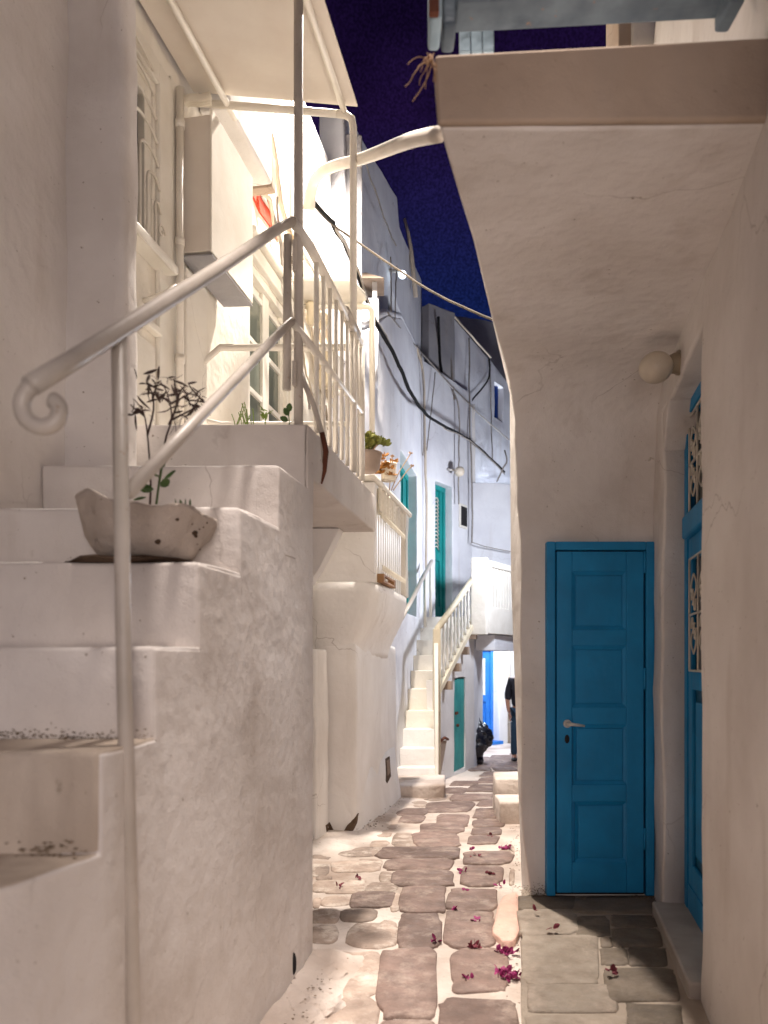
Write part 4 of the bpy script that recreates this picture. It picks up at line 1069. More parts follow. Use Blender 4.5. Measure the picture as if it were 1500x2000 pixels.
box_on(BA, BB, .06, .66, 2.135, 2.155, -.03, .03, None, 'board', 'box_wood', cr_); box_on(BA, BB, .06, .12, 2.155, 2.21, -.03, .03, None, 'end', 'box_wood', cr_)
box_on(BA, BB, .58, .66, 2.155, 2.21, -.03, .03, None, 'end', 'box_wood', cr_); box_on(BA, BB, .12, .58, 2.19, 2.21, -.0, .025, None, 'board', 'box_wood', cr_)
setbase(cr_, on(BA, BB, .36, 0, 2.135))
# brown succulent in white pot on the cap
p2 = thing('potted_succulent', 'rusty-brown succulent with long pale stalks in a white pot on the balcony cap', 'potted plant', 'potted succulents')
c2 = P(759, 978, 6.75); c2.z = 3.032
obj('pot', lathe_bm([(.062, 0), (.064, .02), (.070, .13), (.074, .135), (.074, .155), (.064, .155), (.06, .13)], c2, 24), 'pot_white', p2, smooth=True)
bm = bmesh.new(); bs_ = bmesh.new()
for i in range(34):
    tx = R.uniform(733, 790); ty = R.uniform(888, 930); t = P(tx, ty, 6.75 + R.uniform(-.08, .08))
    if tx > 770 and ty < 915: continue
    tube_bm(smooth_pts([c2 + Vector((0, 0, .13)), lerp(c2 + Vector((0, 0, .14)), t, .5) + Vector((R.uniform(-.01, .01), 0, -.01)), t], 3), .003, bs_, 4)
    for k in range(10):
        a2 = k / 10 * 6.28; leaf_bm(bm, t, (math.cos(a2), math.sin(a2), .5), .046, .026, .35)
obj('leaves', bm, 'leaf_brown', p2)
for pts in ([(764, 958), (778, 925), (790, 905), (802, 886)], [(768, 958), (782, 938), (795, 920), (805, 911)], [(760, 958), (764, 920), (766, 892)]):
    q = [P(x, y, 6.75) for x, y in pts]; tube_bm(smooth_pts(q, 3), .005, bs_, 5)
    for k in range(9):
        a2 = k / 9 * 6.28; bf = leaf_bm(bs_, q[-1], (math.cos(a2), math.sin(a2), .6), .022, .014, .3)
obj('stalks', bs_, 'stem_pale', p2); setbase(p2, c2)
# small canopy over the round balcony
c3 = thing('canopy', 'small cream canopy with a rounded corner over the rounded balcony, on a thin post', 'canopy')
e0, e1 = 6.12, 6.55; zt_ = 4.48
pl_ = [(lane(XF, e0), e0), (lane(XO, e0) - .12, e0), (lane(XO, e1) - .10, e1 - .18), (lane(XO, e1) - .09, e1 - .10), (lane(XO, e1) - .13, e1 - .03), (lane(XO, e1) - .2, e1), (lane(XF, e1), e1)]
prism('sheet', pl_, zt_, zt_ + .03, 'white_metal_clean', c3, .008)
pk = P(727, 612, 6.5); tube('post', [(pk.x - .2, 6.5, zt_ - .03), (pk.x - .03, 6.5, zt_ - .03), (pk.x, 6.5, zt_ - .07), (pk.x, 6.5, 3.034)], .024, 'white_metal_clean', c3, 12)
tube('rafter', [(lane(XF, 6.5), 6.5, zt_ - .03), (pk.x - .2, 6.5, zt_ - .03)], .02, 'white_metal_clean', c3, 10)
setbase(c3, (pk.x, 6.5, 3.034))

# ================================================================== THIRD HOUSE (teal doors), its stair
XW = -1.69
WA = (lane(XW, 7.62), 7.62); WB = (lane(XW, 12.0), 12.0); WC = P(922, 0, 13.5); WC = (WC.x, WC.y)
h3 = thing('house', 'tall white house with two teal doors and cables, at the middle of the lane', 'house')
def hspan(A_, B_, pxa, pxb): return hit(A_, B_, pxa)[0], hit(A_, B_, pxb)[0]
sA, sB = hspan(WA, WB, 783, 815)
dd = hit(WA, WB, 800)[1]
z1t = EYE + (HY - 905) * dd / F
wall('wall', WA, WB, -.4, lambda s: pw([(0, 4.7), (1.4, 5.5), (2.4, 5.9), (4.6, 6.15)], s), .25, 'plaster_cool', h3, holes=[(sA, sB, 2.1, z1t)], amp=.014)
sC, sD = hspan(WB, WC, 851, 884); dC = hit(WB, WC, 867)[1]
ztop2 = EYE + (HY - 945) * dC / F; zbot2 = EYE + (HY - 1207) * dC / F
wall('wall', WB, WC, -.4, 6.15, .25, 'plaster_cool', h3, holes=[(sC, sD, zbot2, ztop2)], amp=.012)
def teal_door(A_, B_, s0, s1, z0, z1, label, lace):
    t = thing('door', label, 'door', 'teal doors of the tall white house')
    bx = lambda nm, a, b, c, d, e, f, m, bv=.006: box_on(A_, B_, a, b, c, d, e, f, None, nm, m, t, bv)
    bx('frame', s1 - .07, s1, z0, z1, -.20, -.13, 'teal'); bx('frame', s0, s0 + .07, z0, z1, -.20, -.13, 'teal'); bx('frame', s0 + .07, s1 - .07, z1 - .08, z1, -.20, -.13, 'teal')
    bx('leaf', s0 + .07, s1 - .07, z0, z1 - .08, -.20, -.18, 'teal')
    wd = s1 - s0 - .14
    bx('stile', s0 + .07, s0 + .07 + wd * .2, z0, z1 - .08, -.18, -.155, 'teal'); bx('stile', s1 - .07 - wd * .2, s1 - .07, z0, z1 - .08, -.18, -.155, 'teal')
    bx('rail', s0 + .07 + wd * .2, s1 - .07 - wd * .2, z0, z0 + .2, -.18, -.155, 'teal'); bx('rail', s0 + .07 + wd * .2, s1 - .07 - wd * .2, z0 + .95, z0 + 1.1, -.18, -.155, 'teal')
    if lace:
        bm = bmesh.new()
        for k in range(14):
            z = lerp(z0 + 1.15, z1 - .25, k / 13); tube_bm([on(A_, B_, s0 + .07 + wd * .25, -.17, z), on(A_, B_, s0 + .07 + wd * .5, -.14, z + .04), on(A_, B_, s1 - .07 - wd * .25, -.17, z)], .012, bm, 5)
        obj('grille', bm, 'iron_white', t, smooth=True)
    setbase(t, on(A_, B_, (s0 + s1) / 2, -.18, z0)); return t
teal_door(WA, WB, sA, sB, 2.1, z1t, 'teal door half hidden behind the brown succulent', False)
teal_door(WB, WC, sC, sD, zbot2, ztop2, 'tall teal door with a scalloped grille at the head of the far stair', True)
# upper storey, set back
wall('upper_wall', on(WA, WB, -.1, -.16, 0), on(WA, WB, 5.35, -.16, 0), 4.4, lambda s: pw([(0, 6.85), (.6, 7.06), (3.05, 7.82), (3.06, 7.48), (5.4, 7.82)], s), .25, 'plaster_cool', h3,
     holes=[(hit(WA, WB, 783)[0] + .1, hit(WA, WB, 808)[0] + .1, 5.6, 6.35)], amp=.012)
s0u, s1u = hit(WA, WB, 783)[0], hit(WA, WB, 808)[0]
wd_ = box_on(WA, WB, s0u - .02, s1u + .02, 5.58, 6.37, -.38, -.36, None, 'window', 'glass_dark', h3, 0)
for k in range(3): box_on(WA, WB, lerp(s0u, s1u, k / 2) - .03, lerp(s0u, s1u, k / 2) + .03, 5.58, 6.37, -.355, -.32, None, 'frame', 'white_wood', wd_)
# rounded shade above terrace and return facing us, its shade put into the colour
q0 = P(838, 0, 12.6); q1 = P(887, 0, 13.2)
wall('return_wall', (q0.x, 12.65), (q1.x, 13.0), 5.6, 7.35, .2, 'plaster_shaded', h3, amp=.012)
# parapet roll along the setback
tube('parapet_roll', [on(WA, WB, .2, -.05, 4.9), on(WA, WB, 1.4, -.05, 5.53), on(WA, WB, 2.4, -.05, 5.93), on(WA, WB, 4.5, -.05, 6.17)], .05, 'plaster_cool', h3, 10)
# meter niche
sm, sn = hspan(WB, WC, 896, 910); dm = hit(WB, WC, 903)[1]
za = EYE + (HY - 1032) * dm / F; zb_ = EYE + (HY - 985) * dm / F
nb = box_on(WB, WC, sm, sn, za, zb_, .0, .03, None, 'meter_niche', 'white_wood', h3, .01); box_on(WB, WC, sm + .03, sn - .03, za + .04, zb_ - .05, .031, .04, None, 'opening', 'dark', nb, 0)
setbase(h3, (WB[0], WB[1], -.2))
# chimney pot
ch = thing('chimney', 'small white chimney with a little pitched cap on the terrace', 'chimney')
cc = W(XW - .0, 732, 590); cc.x -= .1
prism('stack', [(cc.x - .14, cc.y - .14), (cc.x + .14, cc.y - .14), (cc.x + .14, cc.y + .14), (cc.x - .14, cc.y + .14)], cc.z - .9, cc.z, 'plaster_cool', ch, .04, .02, .1)
for a, b in ((-1, -1), (1, -1), (1, 1), (-1, 1)): prism('pier', [(cc.x + a * .1 - .025, cc.y + b * .1 - .025), (cc.x + a * .1 + .025, cc.y + b * .1 - .025), (cc.x + a * .1 + .025, cc.y + b * .1 + .025), (cc.x + a * .1 - .025, cc.y + b * .1 + .025)], cc.z, cc.z + .16, 'plaster', ch, .005)
bm = bmesh.new(); bv = [bm.verts.new((cc.x + a * .2, cc.y + b * .2, cc.z + .16)) for a, b in ((-1, -1), (1, -1), (1, 1), (-1, 1))]; tv = bm.verts.new((cc.x, cc.y, cc.z + .32))
bm.faces.new(bv[::-1]); [bm.faces.new((bv[i], bv[(i + 1) % 4], tv)) for i in range(4)]; obj('cap', bm, 'plaster_tan', ch)
setbase(ch, (cc.x, cc.y, cc.z - .9))
# globe lamp on the wall by the door, lit bulb higher up
g2 = thing('wall_lamp', 'small globe lamp high beside the tall teal door', 'lamp')
q = hit(WB, WC, 876)[0]; dq = hit(WB, WC, 876)[1]; zq = EYE + (HY - 924) * dq / F
obj('arm', tube_bm([on(WB, WC, q - .05, 0, zq + .05), on(WB, WC, q - .02, .12, zq + .03)], .02, n=8), 'steel', g2, smooth=True); obj('globe', ball_bm(on(WB, WC, q, .2, zq), .085, sub=3), 'globe', g2, smooth=True); setbase(g2, on(WB, WC, q, 0, zq))
b2 = thing('bulb', 'small lit white bulb above the upper terrace window', 'lamp')
q = s0u; pb2 = on(WA, WB, q, .02, 6.42)
obj('socket', tube_bm([on(WA, WB, q, -.17, 6.50), on(WA, WB, q, -.02, 6.46)], .022, n=8), 'steel', b2, smooth=True); obj('glass', ball_bm(pb2, .05, sub=3), 'bulb', b2, smooth=True); setbase(b2, on(WA, WB, q, -.17, 6.5))
# antenna stick
tag(tube('rooftop_pole', [P(812, 580, 11.6), P(803, 490, 11.55), P(797, 455, 11.5), P(790, 427, 11.45)], .03, 'beige_cable', n=6, taper=[.035, .033, .028, .022]), 'bare wooden pole sticking up from the roof edge against the sky', 'pole')

# far stair
s2 = thing('staircase', 'narrow cream-painted stair climbing to the tall teal door', 'stairs')
cA = P(850, 0, 10.3); cB = P(926, 0, 12.3); CA = (cA.x, 10.3); CB = (cB.x, 12.3)
def rx(d): return .0667 * d - .004 if d < 10.3 else lerp(CA[0], CB[0], (d - 10.3) / 2.0) - .12
ysteps = [1500, 1462, 1424, 1388, 1345, 1310, 1280, 1250, 1226, 1205]
ds2 = [9.55, 9.78, 10.0, 10.2, 10.42, 10.65, 10.9, 11.2, 11.55, 11.95]
for i, (yy, d) in enumerate(zip(ysteps, ds2)):
    z = EYE + (HY - yy) * d / F; dn = ds2[i + 1] + .12 if i < 9 else 12.7
    x_l = lane(XW, d) + .004; zb0 = (EYE + (HY - ysteps[i - 1]) * ds2[i - 1] / F - .10) if i else -.4
    if i == 9: poly = [(x_l, d), (rx(d) + .05, d), (rx(12.3), 12.3), (1.0, 12.68), (lane(XW, 12) + .0, 12.0)]; poly = [(x_l, d), (rx(d), d), (rx(12.3), 12.3), (rx(12.3) - .12, 12.42), (lane(XW, 11.99) + .02, 12.02)]
    else: poly = [(x_l, d), (rx(d), d), (rx(dn), dn), (lane(XW, dn) + .004, dn)]
    prism('step', poly, zb0, z, 'plaster_cream' if i > 2 else 'plaster', s2, .008, .006, .2)
prism('curb', [(rx(9.5) - .0, 9.5), (rx(9.5) + .045, 9.5), (CA[0] + .04, 10.28), (CA[0] - .02, 10.28)], -.4, 1.75, 'plaster_cream', s2, .008, ztop=[.75, .75, 1.78, 1.78])
prism('stair_foot', [(G(776, 1552).x, 8.75), (G(850, 1560).x + .12, 8.8), (rx(9.5) + .14, 9.56), (lane(XW, 9.5), 9.56)], -.4, .03, 'wash', s2, .03, .025, .1)
# side wall with the small turquoise door
d0_, d1_ = hspan(CA, CB, 887, 909); dz_ = hit(CA, CB, 898)[1]
wall('side_wall', CA, CB, -.45, lambda s: pw([(0, .98), (2.14, 2.12)], s), .12, 'plaster', s2, holes=[(d0_, d1_, -.18, 1.20)], amp=.010)
wall('end_pier', CB, (CB[0] + .28, CB[1] + 1.1), -.45, 2.1, .12, 'plaster_cool', s2, amp=.01)
td = thing('door', 'faded turquoise low plank door under the far stair', 'door')
npl = 3
for k in range(npl): box_on(CA, CB, lerp(d0_, d1_, k / npl) + .004, lerp(d0_, d1_, (k + 1) / npl) - .004, -.17, 1.19 - (0 if k else .02), -.045, -.02, None, 'plank', 'turq', td, .004)
box_on(CA, CB, d0_ + .02, d1_ - .02, -.17, 1.17, -.07, -.05, None, 'backing', 'teal', td, 0)
box_on(CA, CB, d0_ + .10, d0_ + .22, .66, .70, -.019, .005, None, 'latch', 'rust', td); obj('knob', ball_bm(on(CA, CB, d0_ + .16, .01, .5), .025, sub=2), 'rust', td, smooth=True)
setbase(td, on(CA, CB, (d0_ + d1_) / 2, -.03, -.17))
# rail with turned balusters
r2 = thing('stair_railing', 'cream wooden railing with turned balusters beside the far stair', 'railing')
Lc = math.hypot(CB[0] - CA[0], CB[1] - CA[1])
tube('handrail', [on(CA, CB, 0, .03, 1.88), on(CA, CB, Lc, .03, 2.84)], .045, 'cream_wood', r2, 8)
hexa('stringer', [on(CA, CB, -.02, -.02, .98), on(CA, CB, Lc, -.02, 2.1), on(CA, CB, Lc, .07, 2.1), on(CA, CB, -.02, .07, .98)], [on(CA, CB, -.02, -.02, 1.08), on(CA, CB, Lc, -.02, 2.2), on(CA, CB, Lc, .07, 2.2), on(CA, CB, -.02, .07, 1.08)], 'cream_wood', r2, .006)
for k in range(11):
    t = (k + .5) / 11; zb1 = lerp(1.08, 2.2, t); zt1 = lerp(1.86, 2.82, t); b_ = on(CA, CB, Lc * t, .03, 0); H = zt1 - zb1
    pr = [(.02, 0), (.02, .12), (.012, .16), (.022, .25), (.026, .38), (.014, .5), (.02, .53), (.014, .56), (.022, .72), (.013, .84), (.02, .88), (.02, 1)]
    obj('baluster', lathe_bm([(r, h * H) for r, h in pr], (b_.x, b_.y, zb1), 8), 'white_wood', r2, smooth=True)
pz2 = on(CA, CB, -.03, .03, 0); fb = prism('newel', [(pz2.x - .05, pz2.y - .05), (pz2.x + .05, pz2.y - .05), (pz2.x + .05, pz2.y + .05), (pz2.x - .05, pz2.y + .05)], -.2, 1.88, 'cream_wood', r2, .006)
for k in range(4): a = on(CA, CB, Lc * (.18 + .22 * k), .0, lerp(.98, 2.1, .18 + .22 * k)); prism('bracket', [(a.x, a.y), (a.x + .1, a.y - .04), (a.x + .14, a.y + .05), (a.x + .04, a.y + .09)], a.z - .13, a.z - .01, 'plaster_tan', r2, .004)
setbase(r2, on(CA, CB, 0, 0, -.2))
r3 = thing('stair_handrail', 'peeling white wall-side handrail of the far stair', 'railing')
tube('rail', [P(776, 1222, 9.3), P(800, 1180, 10.0), P(826, 1128, 10.9), P(843, 1096, 11.5)], .03, 'white_metal', r3, 8)
tube('post', [P(830, 1128, 11.0), P(830, 1225, 11.0)], .022, 'white_metal_clean', r3, 8); tube('post', [P(841, 1100, 11.45), P(841, 1205, 11.45)], .022, 'white_metal_clean', r3, 8)
setbase(r3, P(830, 1225, 11.0))
# rusty flap at the foot
q = G(868, 1528); fl = thing('rusty_hatch', 'rusty metal hatch propped at the foot of the far stair rail', 'hatch')
bm = bmesh.new(); vs = [bm.verts.new(on(CA, CB, a, t, z)) for a, t, z in ((.02, .02, -.12), (.06, .03, -.12), (.42, .02, .35), (.02, .02, .36))]; vs2 = [bm.verts.new(v.co + Vector((.02, -.02, 0))) for v in vs]
bm.faces.new(vs); bm.faces.new(vs2[::-1]); [bm.faces.new((vs[i], vs2[i], vs2[(i + 1) % 4], vs[(i + 1) % 4])) for i in range(4)]
obj('plate', bm, 'plaster_tan', fl); tube('rim', [on(CA, CB, .02, .04, .36), on(CA, CB, .25, .06, .40), on(CA, CB, .44, .05, .36)], .02, 'rust', fl, 6); setbase(fl, on(CA, CB, .1, .03, -.12))

# ================================================================== FAR: bridge wall, slatted balcony, far wall, blue door
h4 = thing('house', 'white house bridging the end of the lane, slatted balcony on its front', 'house')
wall('bridge_wall', (WC[0] - .05, 13.52), (3.2, 14.0), 2.15, lambda s: pw([(0, 4.6), (1.0, 4.62), (2, 4.6)], s), .25, 'plaster_cool', h4, amp=.012)
u0 = P(886, 0, 13.2); u1 = P(1012, 0, 15.6)
s_w0 = hit((u0.x, 13.2), (u1.x, 15.6), 966)[0]; s_w1 = hit((u0.x, 13.2), (u1.x, 15.6), 983)[0]; dw = hit((u0.x, 13.2), (u1.x, 15.6), 975)[1]
zw0 = EYE + (HY - 820) * dw / F; zw1 = EYE + (HY - 752) * dw / F
UA = (u0.x, 13.2); UB = (u1.x, 15.6)
wall('upper_wall', UA, UB, 4.3, lambda s: pw([(0, 7.35), (1.6, 7.1), (3.1, 6.75)], s), .25, 'plaster_cool', h4, holes=[(s_w0, s_w1, zw0, zw1)], amp=.012)
wn2 = box_on(UA, UB, s_w0, s_w1, zw0, zw1, -.14, -.11, None, 'window', 'dark_blue', h4, 0)
box_on(UA, UB, s_w0, s_w0 + .07, zw0, zw1, -.11, -.06, None, 'shutter_stile', 'dark_blue', wn2); box_on(UA, UB, s_w1 - .2, s_w1 - .12, zw0, zw1, -.11, -.06, None, 'shutter_stile', 'dark_blue', wn2)
setbase(h4, (2.3, 13.6, 2.1))
b3 = thing('balcony', 'white balcony with upright slats and a cream end panel at the end of the lane', 'balcony')
nA_ = P(920, 0, 11.95); nB_ = P(949, 0, 11.9); nC_ = P(1030, 0, 13.35)
zbt, ztt = 1.88, 3.03
prism('end_panel', [(nA_.x, 11.95), (nB_.x, 11.9), (nB_.x + .05, 11.99), (nA_.x + .04, 12.04)], zbt - .02, ztt + .03, 'plaster_cream', b3, .01)
SA = (nB_.x + .01, 11.96); SB = (nC_.x, 13.35); Ls = math.hypot(SB[0] - SA[0], SB[1] - SA[1])
for nm, z0, z1, t in (('top_rail', ztt - .10, ztt, .02), ('bottom_rail', zbt, zbt + .42, .02)): box_on(SA, SB, .05, Ls, z0, z1, -.06, t, None, nm, 'white_wood', b3, .008)
box_on(SA, SB, .05, .16, zbt + .42, ztt - .10, -.05, .012, None, 'stile', 'white_wood', b3)
k = 0; s = .20
while s < Ls - .1: box_on(SA, SB, s, s + .065, zbt + .42, ztt - .10, -.045, -.005, None, 'slat', 'white_wood', b3, .006); s += .115
prism('floor', [(nA_.x + .04, 12.05), (SA[0] - .05, 12.06), (SB[0] - .1, 13.35), (WC[0], 13.4)], zbt + .02, zbt + .14, 'plaster_cool', b3, .01)
box_on(SA, SB, .1, Ls, zbt - .0, zbt + .01, -.9, -.065, None, 'ceiling_board', 'plaster_cool', b3, 0)
bmp = P(927, 1236, 12.4); prism('beam', [(1.47, 12.35), (1.78, 12.35), (2.35, 13.3), (1.9, 13.3)], 1.62, 1.87, 'plaster_cool', b3, .01, ztop=None)
for v in b3.children[-1].data.vertices:
    if v.co.z < 1.7 and v.co.x > 1.7: v.co.z += .12
setbase(b3, (nB_.x, 12, zbt))
# cables wrapped on the edge of the bridge roof
# far wall with bright blue door
h5 = thing('house', 'brightly lit white house at the far end, seen under the balcony', 'house')
FWA = (1.35, 15.6); FWB = (3.9, 17.6)
f0, f1 = hspan(FWA, FWB, 938, 975); dfw = hit(FWA, FWB, 950)[1]; zf = zg(16) - .0; zft = EYE + (HY - 1262) * dfw / F
wall('wall', FWA, FWB, -.6, 6.0, .35, 'plaster', h5, holes=[(f0, f1, zf + .05, zft)], amp=.01)
wall('side_wall', (1.62, 13.6), (1.42, 15.6), -.6, 6.0, .2, 'plaster', h5, amp=.01)
setbase(h5, (2.4, 16.4, -.4))
d5 = thing('door', 'bright blue door with a lace-curtained pane in the far white wall', 'door')
bx = lambda nm, a, b, c, d, e, f, m, bv=.006, par=None: box_on(FWA, FWB, a, b, c, d, e, f, None, nm, m, par or d5, bv)
bx('frame', f1 - .08, f1, zf, zft, -.25, -.17, 'sky_blue'); bx('frame', f0, f0 + .08, zf, zft, -.25, -.17, 'sky_blue'); bx('frame', f0 + .08, f1 - .08, zft - .1, zft, -.25, -.17, 'sky_blue')
bx('leaf', f0 + .08, f1 - .08, zf, zft - .1, -.26, -.23, 'sky_blue'); bx('stile', f0 + .08, f0 + .18, zf, zft - .1, -.23, -.20, 'sky_blue'); bx('stile', f1 - .2, f1 - .08, zf, zft - .1, -.23, -.20, 'sky_blue')
bx('rail', f0 + .18, f1 - .2, zf + .9, zf + 1.05, -.23, -.20, 'sky_blue'); bx('lace', f0 + .18, f1 - .2, zf + 1.05, zft - .25, -.229, -.222, 'cloth', 0); bx('rail', f0 + .18, f1 - .2, zft - .25, zft - .1, -.23, -.20, 'sky_blue')
bx('step', f0 - .05, f1 + .05, zf - .02, zf + .07, -.2, .08, 'sky_blue', .01)
setbase(d5, on(FWA, FWB, (f0 + f1) / 2, -.2, zf))
# downpipe on the far wall
sp_, dp_ = hit(FWA, FWB, 991); tag(tube('drainpipe', [on(FWA, FWB, sp_, .05, zg(17)), on(FWA, FWB, sp_, .05, 2.6)], .03, 'beige_cable', n=8), 'thin brown drainpipe on the far white wall behind the person', 'pipe')
# unlit building against the sky, its darkness put into the colour
h6 = thing('house', 'plaster house top, its unlit darkness painted in, against the night sky at the end', 'house')
a0 = P(842, 0, 17.5); a1 = P(1030, 0, 17.5)
wall('wall', (a0.x, 17.6), (a1.x, 17.9), 4.5, lambda s: pw([(0, 9.35), (.8, 9.4), (2.2, 9.2)], s), .4, 'plaster_shaded', h6, amp=.05); setbase(h6, (2, 17.7, 4.5))
prism('building_mass', [(-6, 3.2), (-2.4, 3.2), (-1.6, 9), (-.6, 12.5), (.6, 19), (-6, 19)], -.7, 5.0, 'plaster', None, .02)
tag(bpy.data.objects['building_mass'], 'white body of the houses behind the left fronts', 'building')
o = bpy.data.objects['building_mass']; o.name = 'house_block'

# garbage bags
def bag(c, r, label, sq=(1, 1, 1), knot=True):
    t = thing('garbage_bag', label, 'bag', 'black garbage bags at the wall end')
    bm = ball_bm((0, 0, 0), r, sub=4, sc_=sq)
    for v in bm.verts:
        n = v.co.normalized(); k = abs(noise.noise(n * 2.4 + Vector((c[0] * 3, 0, 0)))) * .35 + abs(noise.noise(n * 6)) * .16
        v.co = v.co * (1 - k) + Vector((0, 0, max(0, n.z - .75) * r * 1.3)); v.co += Vector(c)
        v.co.z = max(v.co.z, c[2] - r * sq[2] * .8)
    obj('bag', bm, 'bag', t, smooth=True)
    if knot: obj('tied_neck', tube_bm([Vector(c) + Vector((0, 0, r * .95 * sq[2])), Vector(c) + Vector((-.02, 0, r * 1.25 * sq[2])), Vector(c) + Vector((-.06, .02, r * 1.5 * sq[2]))], .03, n=8, taper=[.03, .02, .05]), 'bag', t, smooth=True)
    setbase(t, (c[0], c[1], c[2] - r * .8)); return t
bag(tuple(P(938, 1441, 13.0)), .24, 'upper full black garbage bag leaning past the end of the stair wall', (1, 1, 1.0))
bag(tuple(P(922, 1455, 12.75)), .26, 'black garbage bag half hidden behind the end of the stair wall', (1, 1, 1.15), False)
bag(tuple(P(925, 1484, 12.8)), .22, 'lowest small black garbage bag on the paving', (.8, .8, .8), False)

# ================================================================== PERSON at the far lane, half hidden by the corner
pr_ = thing('person', 'person in a black jacket and blue jeans standing in the far lane', 'person')
pc = P(1018, 1490, 13.4); X, Y, Z0 = pc.x, pc.y, zg(13.4)
def skin_body(name, pts, edges, rad, m, root=0, sub=2):
    me = bpy.data.meshes.new(name); me.from_pydata([(X + x, Y + y, Z0 + z) for x, y, z in pts], edges, []); me.materials.append(M[m])
    o = bpy.data.objects.new(name, me); link(o, pr_)
    sk = o.modifiers.new('skin', 'SKIN'); sk.use_smooth_shade = True
    for i, r in enumerate(rad): 
        sv = me.skin_vertices[0].data[i]; sv.radius = (r, r) if not isinstance(r, tuple) else r; sv.use_root = (i == root)
    ss = o.modifiers.new('sub', 'SUBSURF'); ss.levels = sub; ss.render_levels = sub
    return o
# body: pelvis, spine, neck, head, arms, legs as one continuous figure
pts = [(0, 0, .95), (0, 0, 1.12), (0, 0, 1.32), (0, 0, 1.46), (0, .0, 1.54), (0, -.02, 1.64), (0, -.02, 1.74),
       (-.17, 0, 1.42), (-.25, .01, 1.16), (-.235, -.05, .93), (-.22, -.08, .86), (.17, 0, 1.42), (.24, .01, 1.16), (.22, -.05, .93), (.21, -.08, .86),
       (-.09, 0, .88), (-.11, -.01, .50), (-.12, .02, .09), (-.13, -.12, .05), (.09, 0, .88), (.11, 0, .50), (.12, .02, .09), (.13, -.12, .05)]
ed = [(0, 1), (1, 2), (2, 3), (3, 4), (4, 5), (5, 6), (2, 7), (7, 8), (8, 9), (9, 10), (2, 11), (11, 12), (12, 13), (13, 14), (0, 15), (15, 16), (16, 17), (17, 18), (0, 19), (19, 20), (20, 21), (21, 22)]
rad = [.13, .125, .15, .08, .055, .095, .075, .06, .045, .032, .03, .06, .045, .032, .03, .09, .058, .042, .038, .09, .058, .042, .038]
skin_body('body', pts, ed, rad, 'skin')
skin_body('jacket', [(0, 0, .90), (0, 0, 1.10), (0, 0, 1.34), (0, 0, 1.44), (-.18, 0, 1.41), (-.235, .01, 1.15), (-.23, -.02, 1.06), (.18, 0, 1.41), (.235, .01, 1.15), (.23, -.02, 1.06)],
          [(0, 1), (1, 2), (2, 3), (2, 4), (4, 5), (5, 6), (2, 7), (7, 8), (8, 9)], [.185, .185, .19, .10, .082, .066, .06, .082, .066, .06], 'jacket', 2)
skin_body('jeans', [(0, 0, .94), (-.09, 0, .86), (-.115, -.01, .50), (-.125, .02, .10), (.09, 0, .86), (.115, 0, .50), (.125, .02, .10)],
          [(0, 1), (1, 2), (2, 3), (0, 4), (4, 5), (5, 6)], [.15, .105, .075, .062, .105, .075, .062], 'jeans')
for sx_ in (-1, 1):
    obj('shoe', ball_bm((X + sx_ * .13, Y - .05, Z0 + .045), .07, sub=3, sc_=(.7, 1.9, .65)), 'shoe', pr_, smooth=True)
    hx_ = X + sx_ * .218
    bm = bmesh.new(); ball_bm((hx_, Y - .085, Z0 + .82), .042, bm, 2, (.5, .95, 1.15))
    for f in range(4):
        y0 = Y - .112 + f * .022; L = (.062, .075, .07, .055)[f]
        tube_bm([(hx_, y0, Z0 + .80), (hx_ - sx_ * .004, y0 - .004, Z0 + .785 - L * .5), (hx_ - sx_ * .018, y0 - .01, Z0 + .785 - L)], .009, bm, 6)
    tube_bm([(hx_ - sx_ * .005, Y - .12, Z0 + .83), (hx_ - sx_ * .015, Y - .145, Z0 + .80), (hx_ - sx_ * .02, Y - .148, Z0 + .77)], .010, bm, 6)
    obj('hand', bm, 'skin', pr_, smooth=True)
obj('hair', ball_bm((X, Y + .0, Z0 + 1.735), .105, sub=3, sc_=(.92, 1.08, .85)), 'hair', pr_, smooth=True)
tube('nose', [(X, Y - .105, Z0 + 1.68), (X, Y - .13, Z0 + 1.645)], .012, 'skin', pr_, 6)
setbase(pr_, (X, Y, Z0))
tag(tube('cigarette', [P(993, 1411, 13.2), P(1000, 1409, 13.2)], .006, 'cig', n=6), 'white cigarette held in the hand of the standing person', 'cigarette')

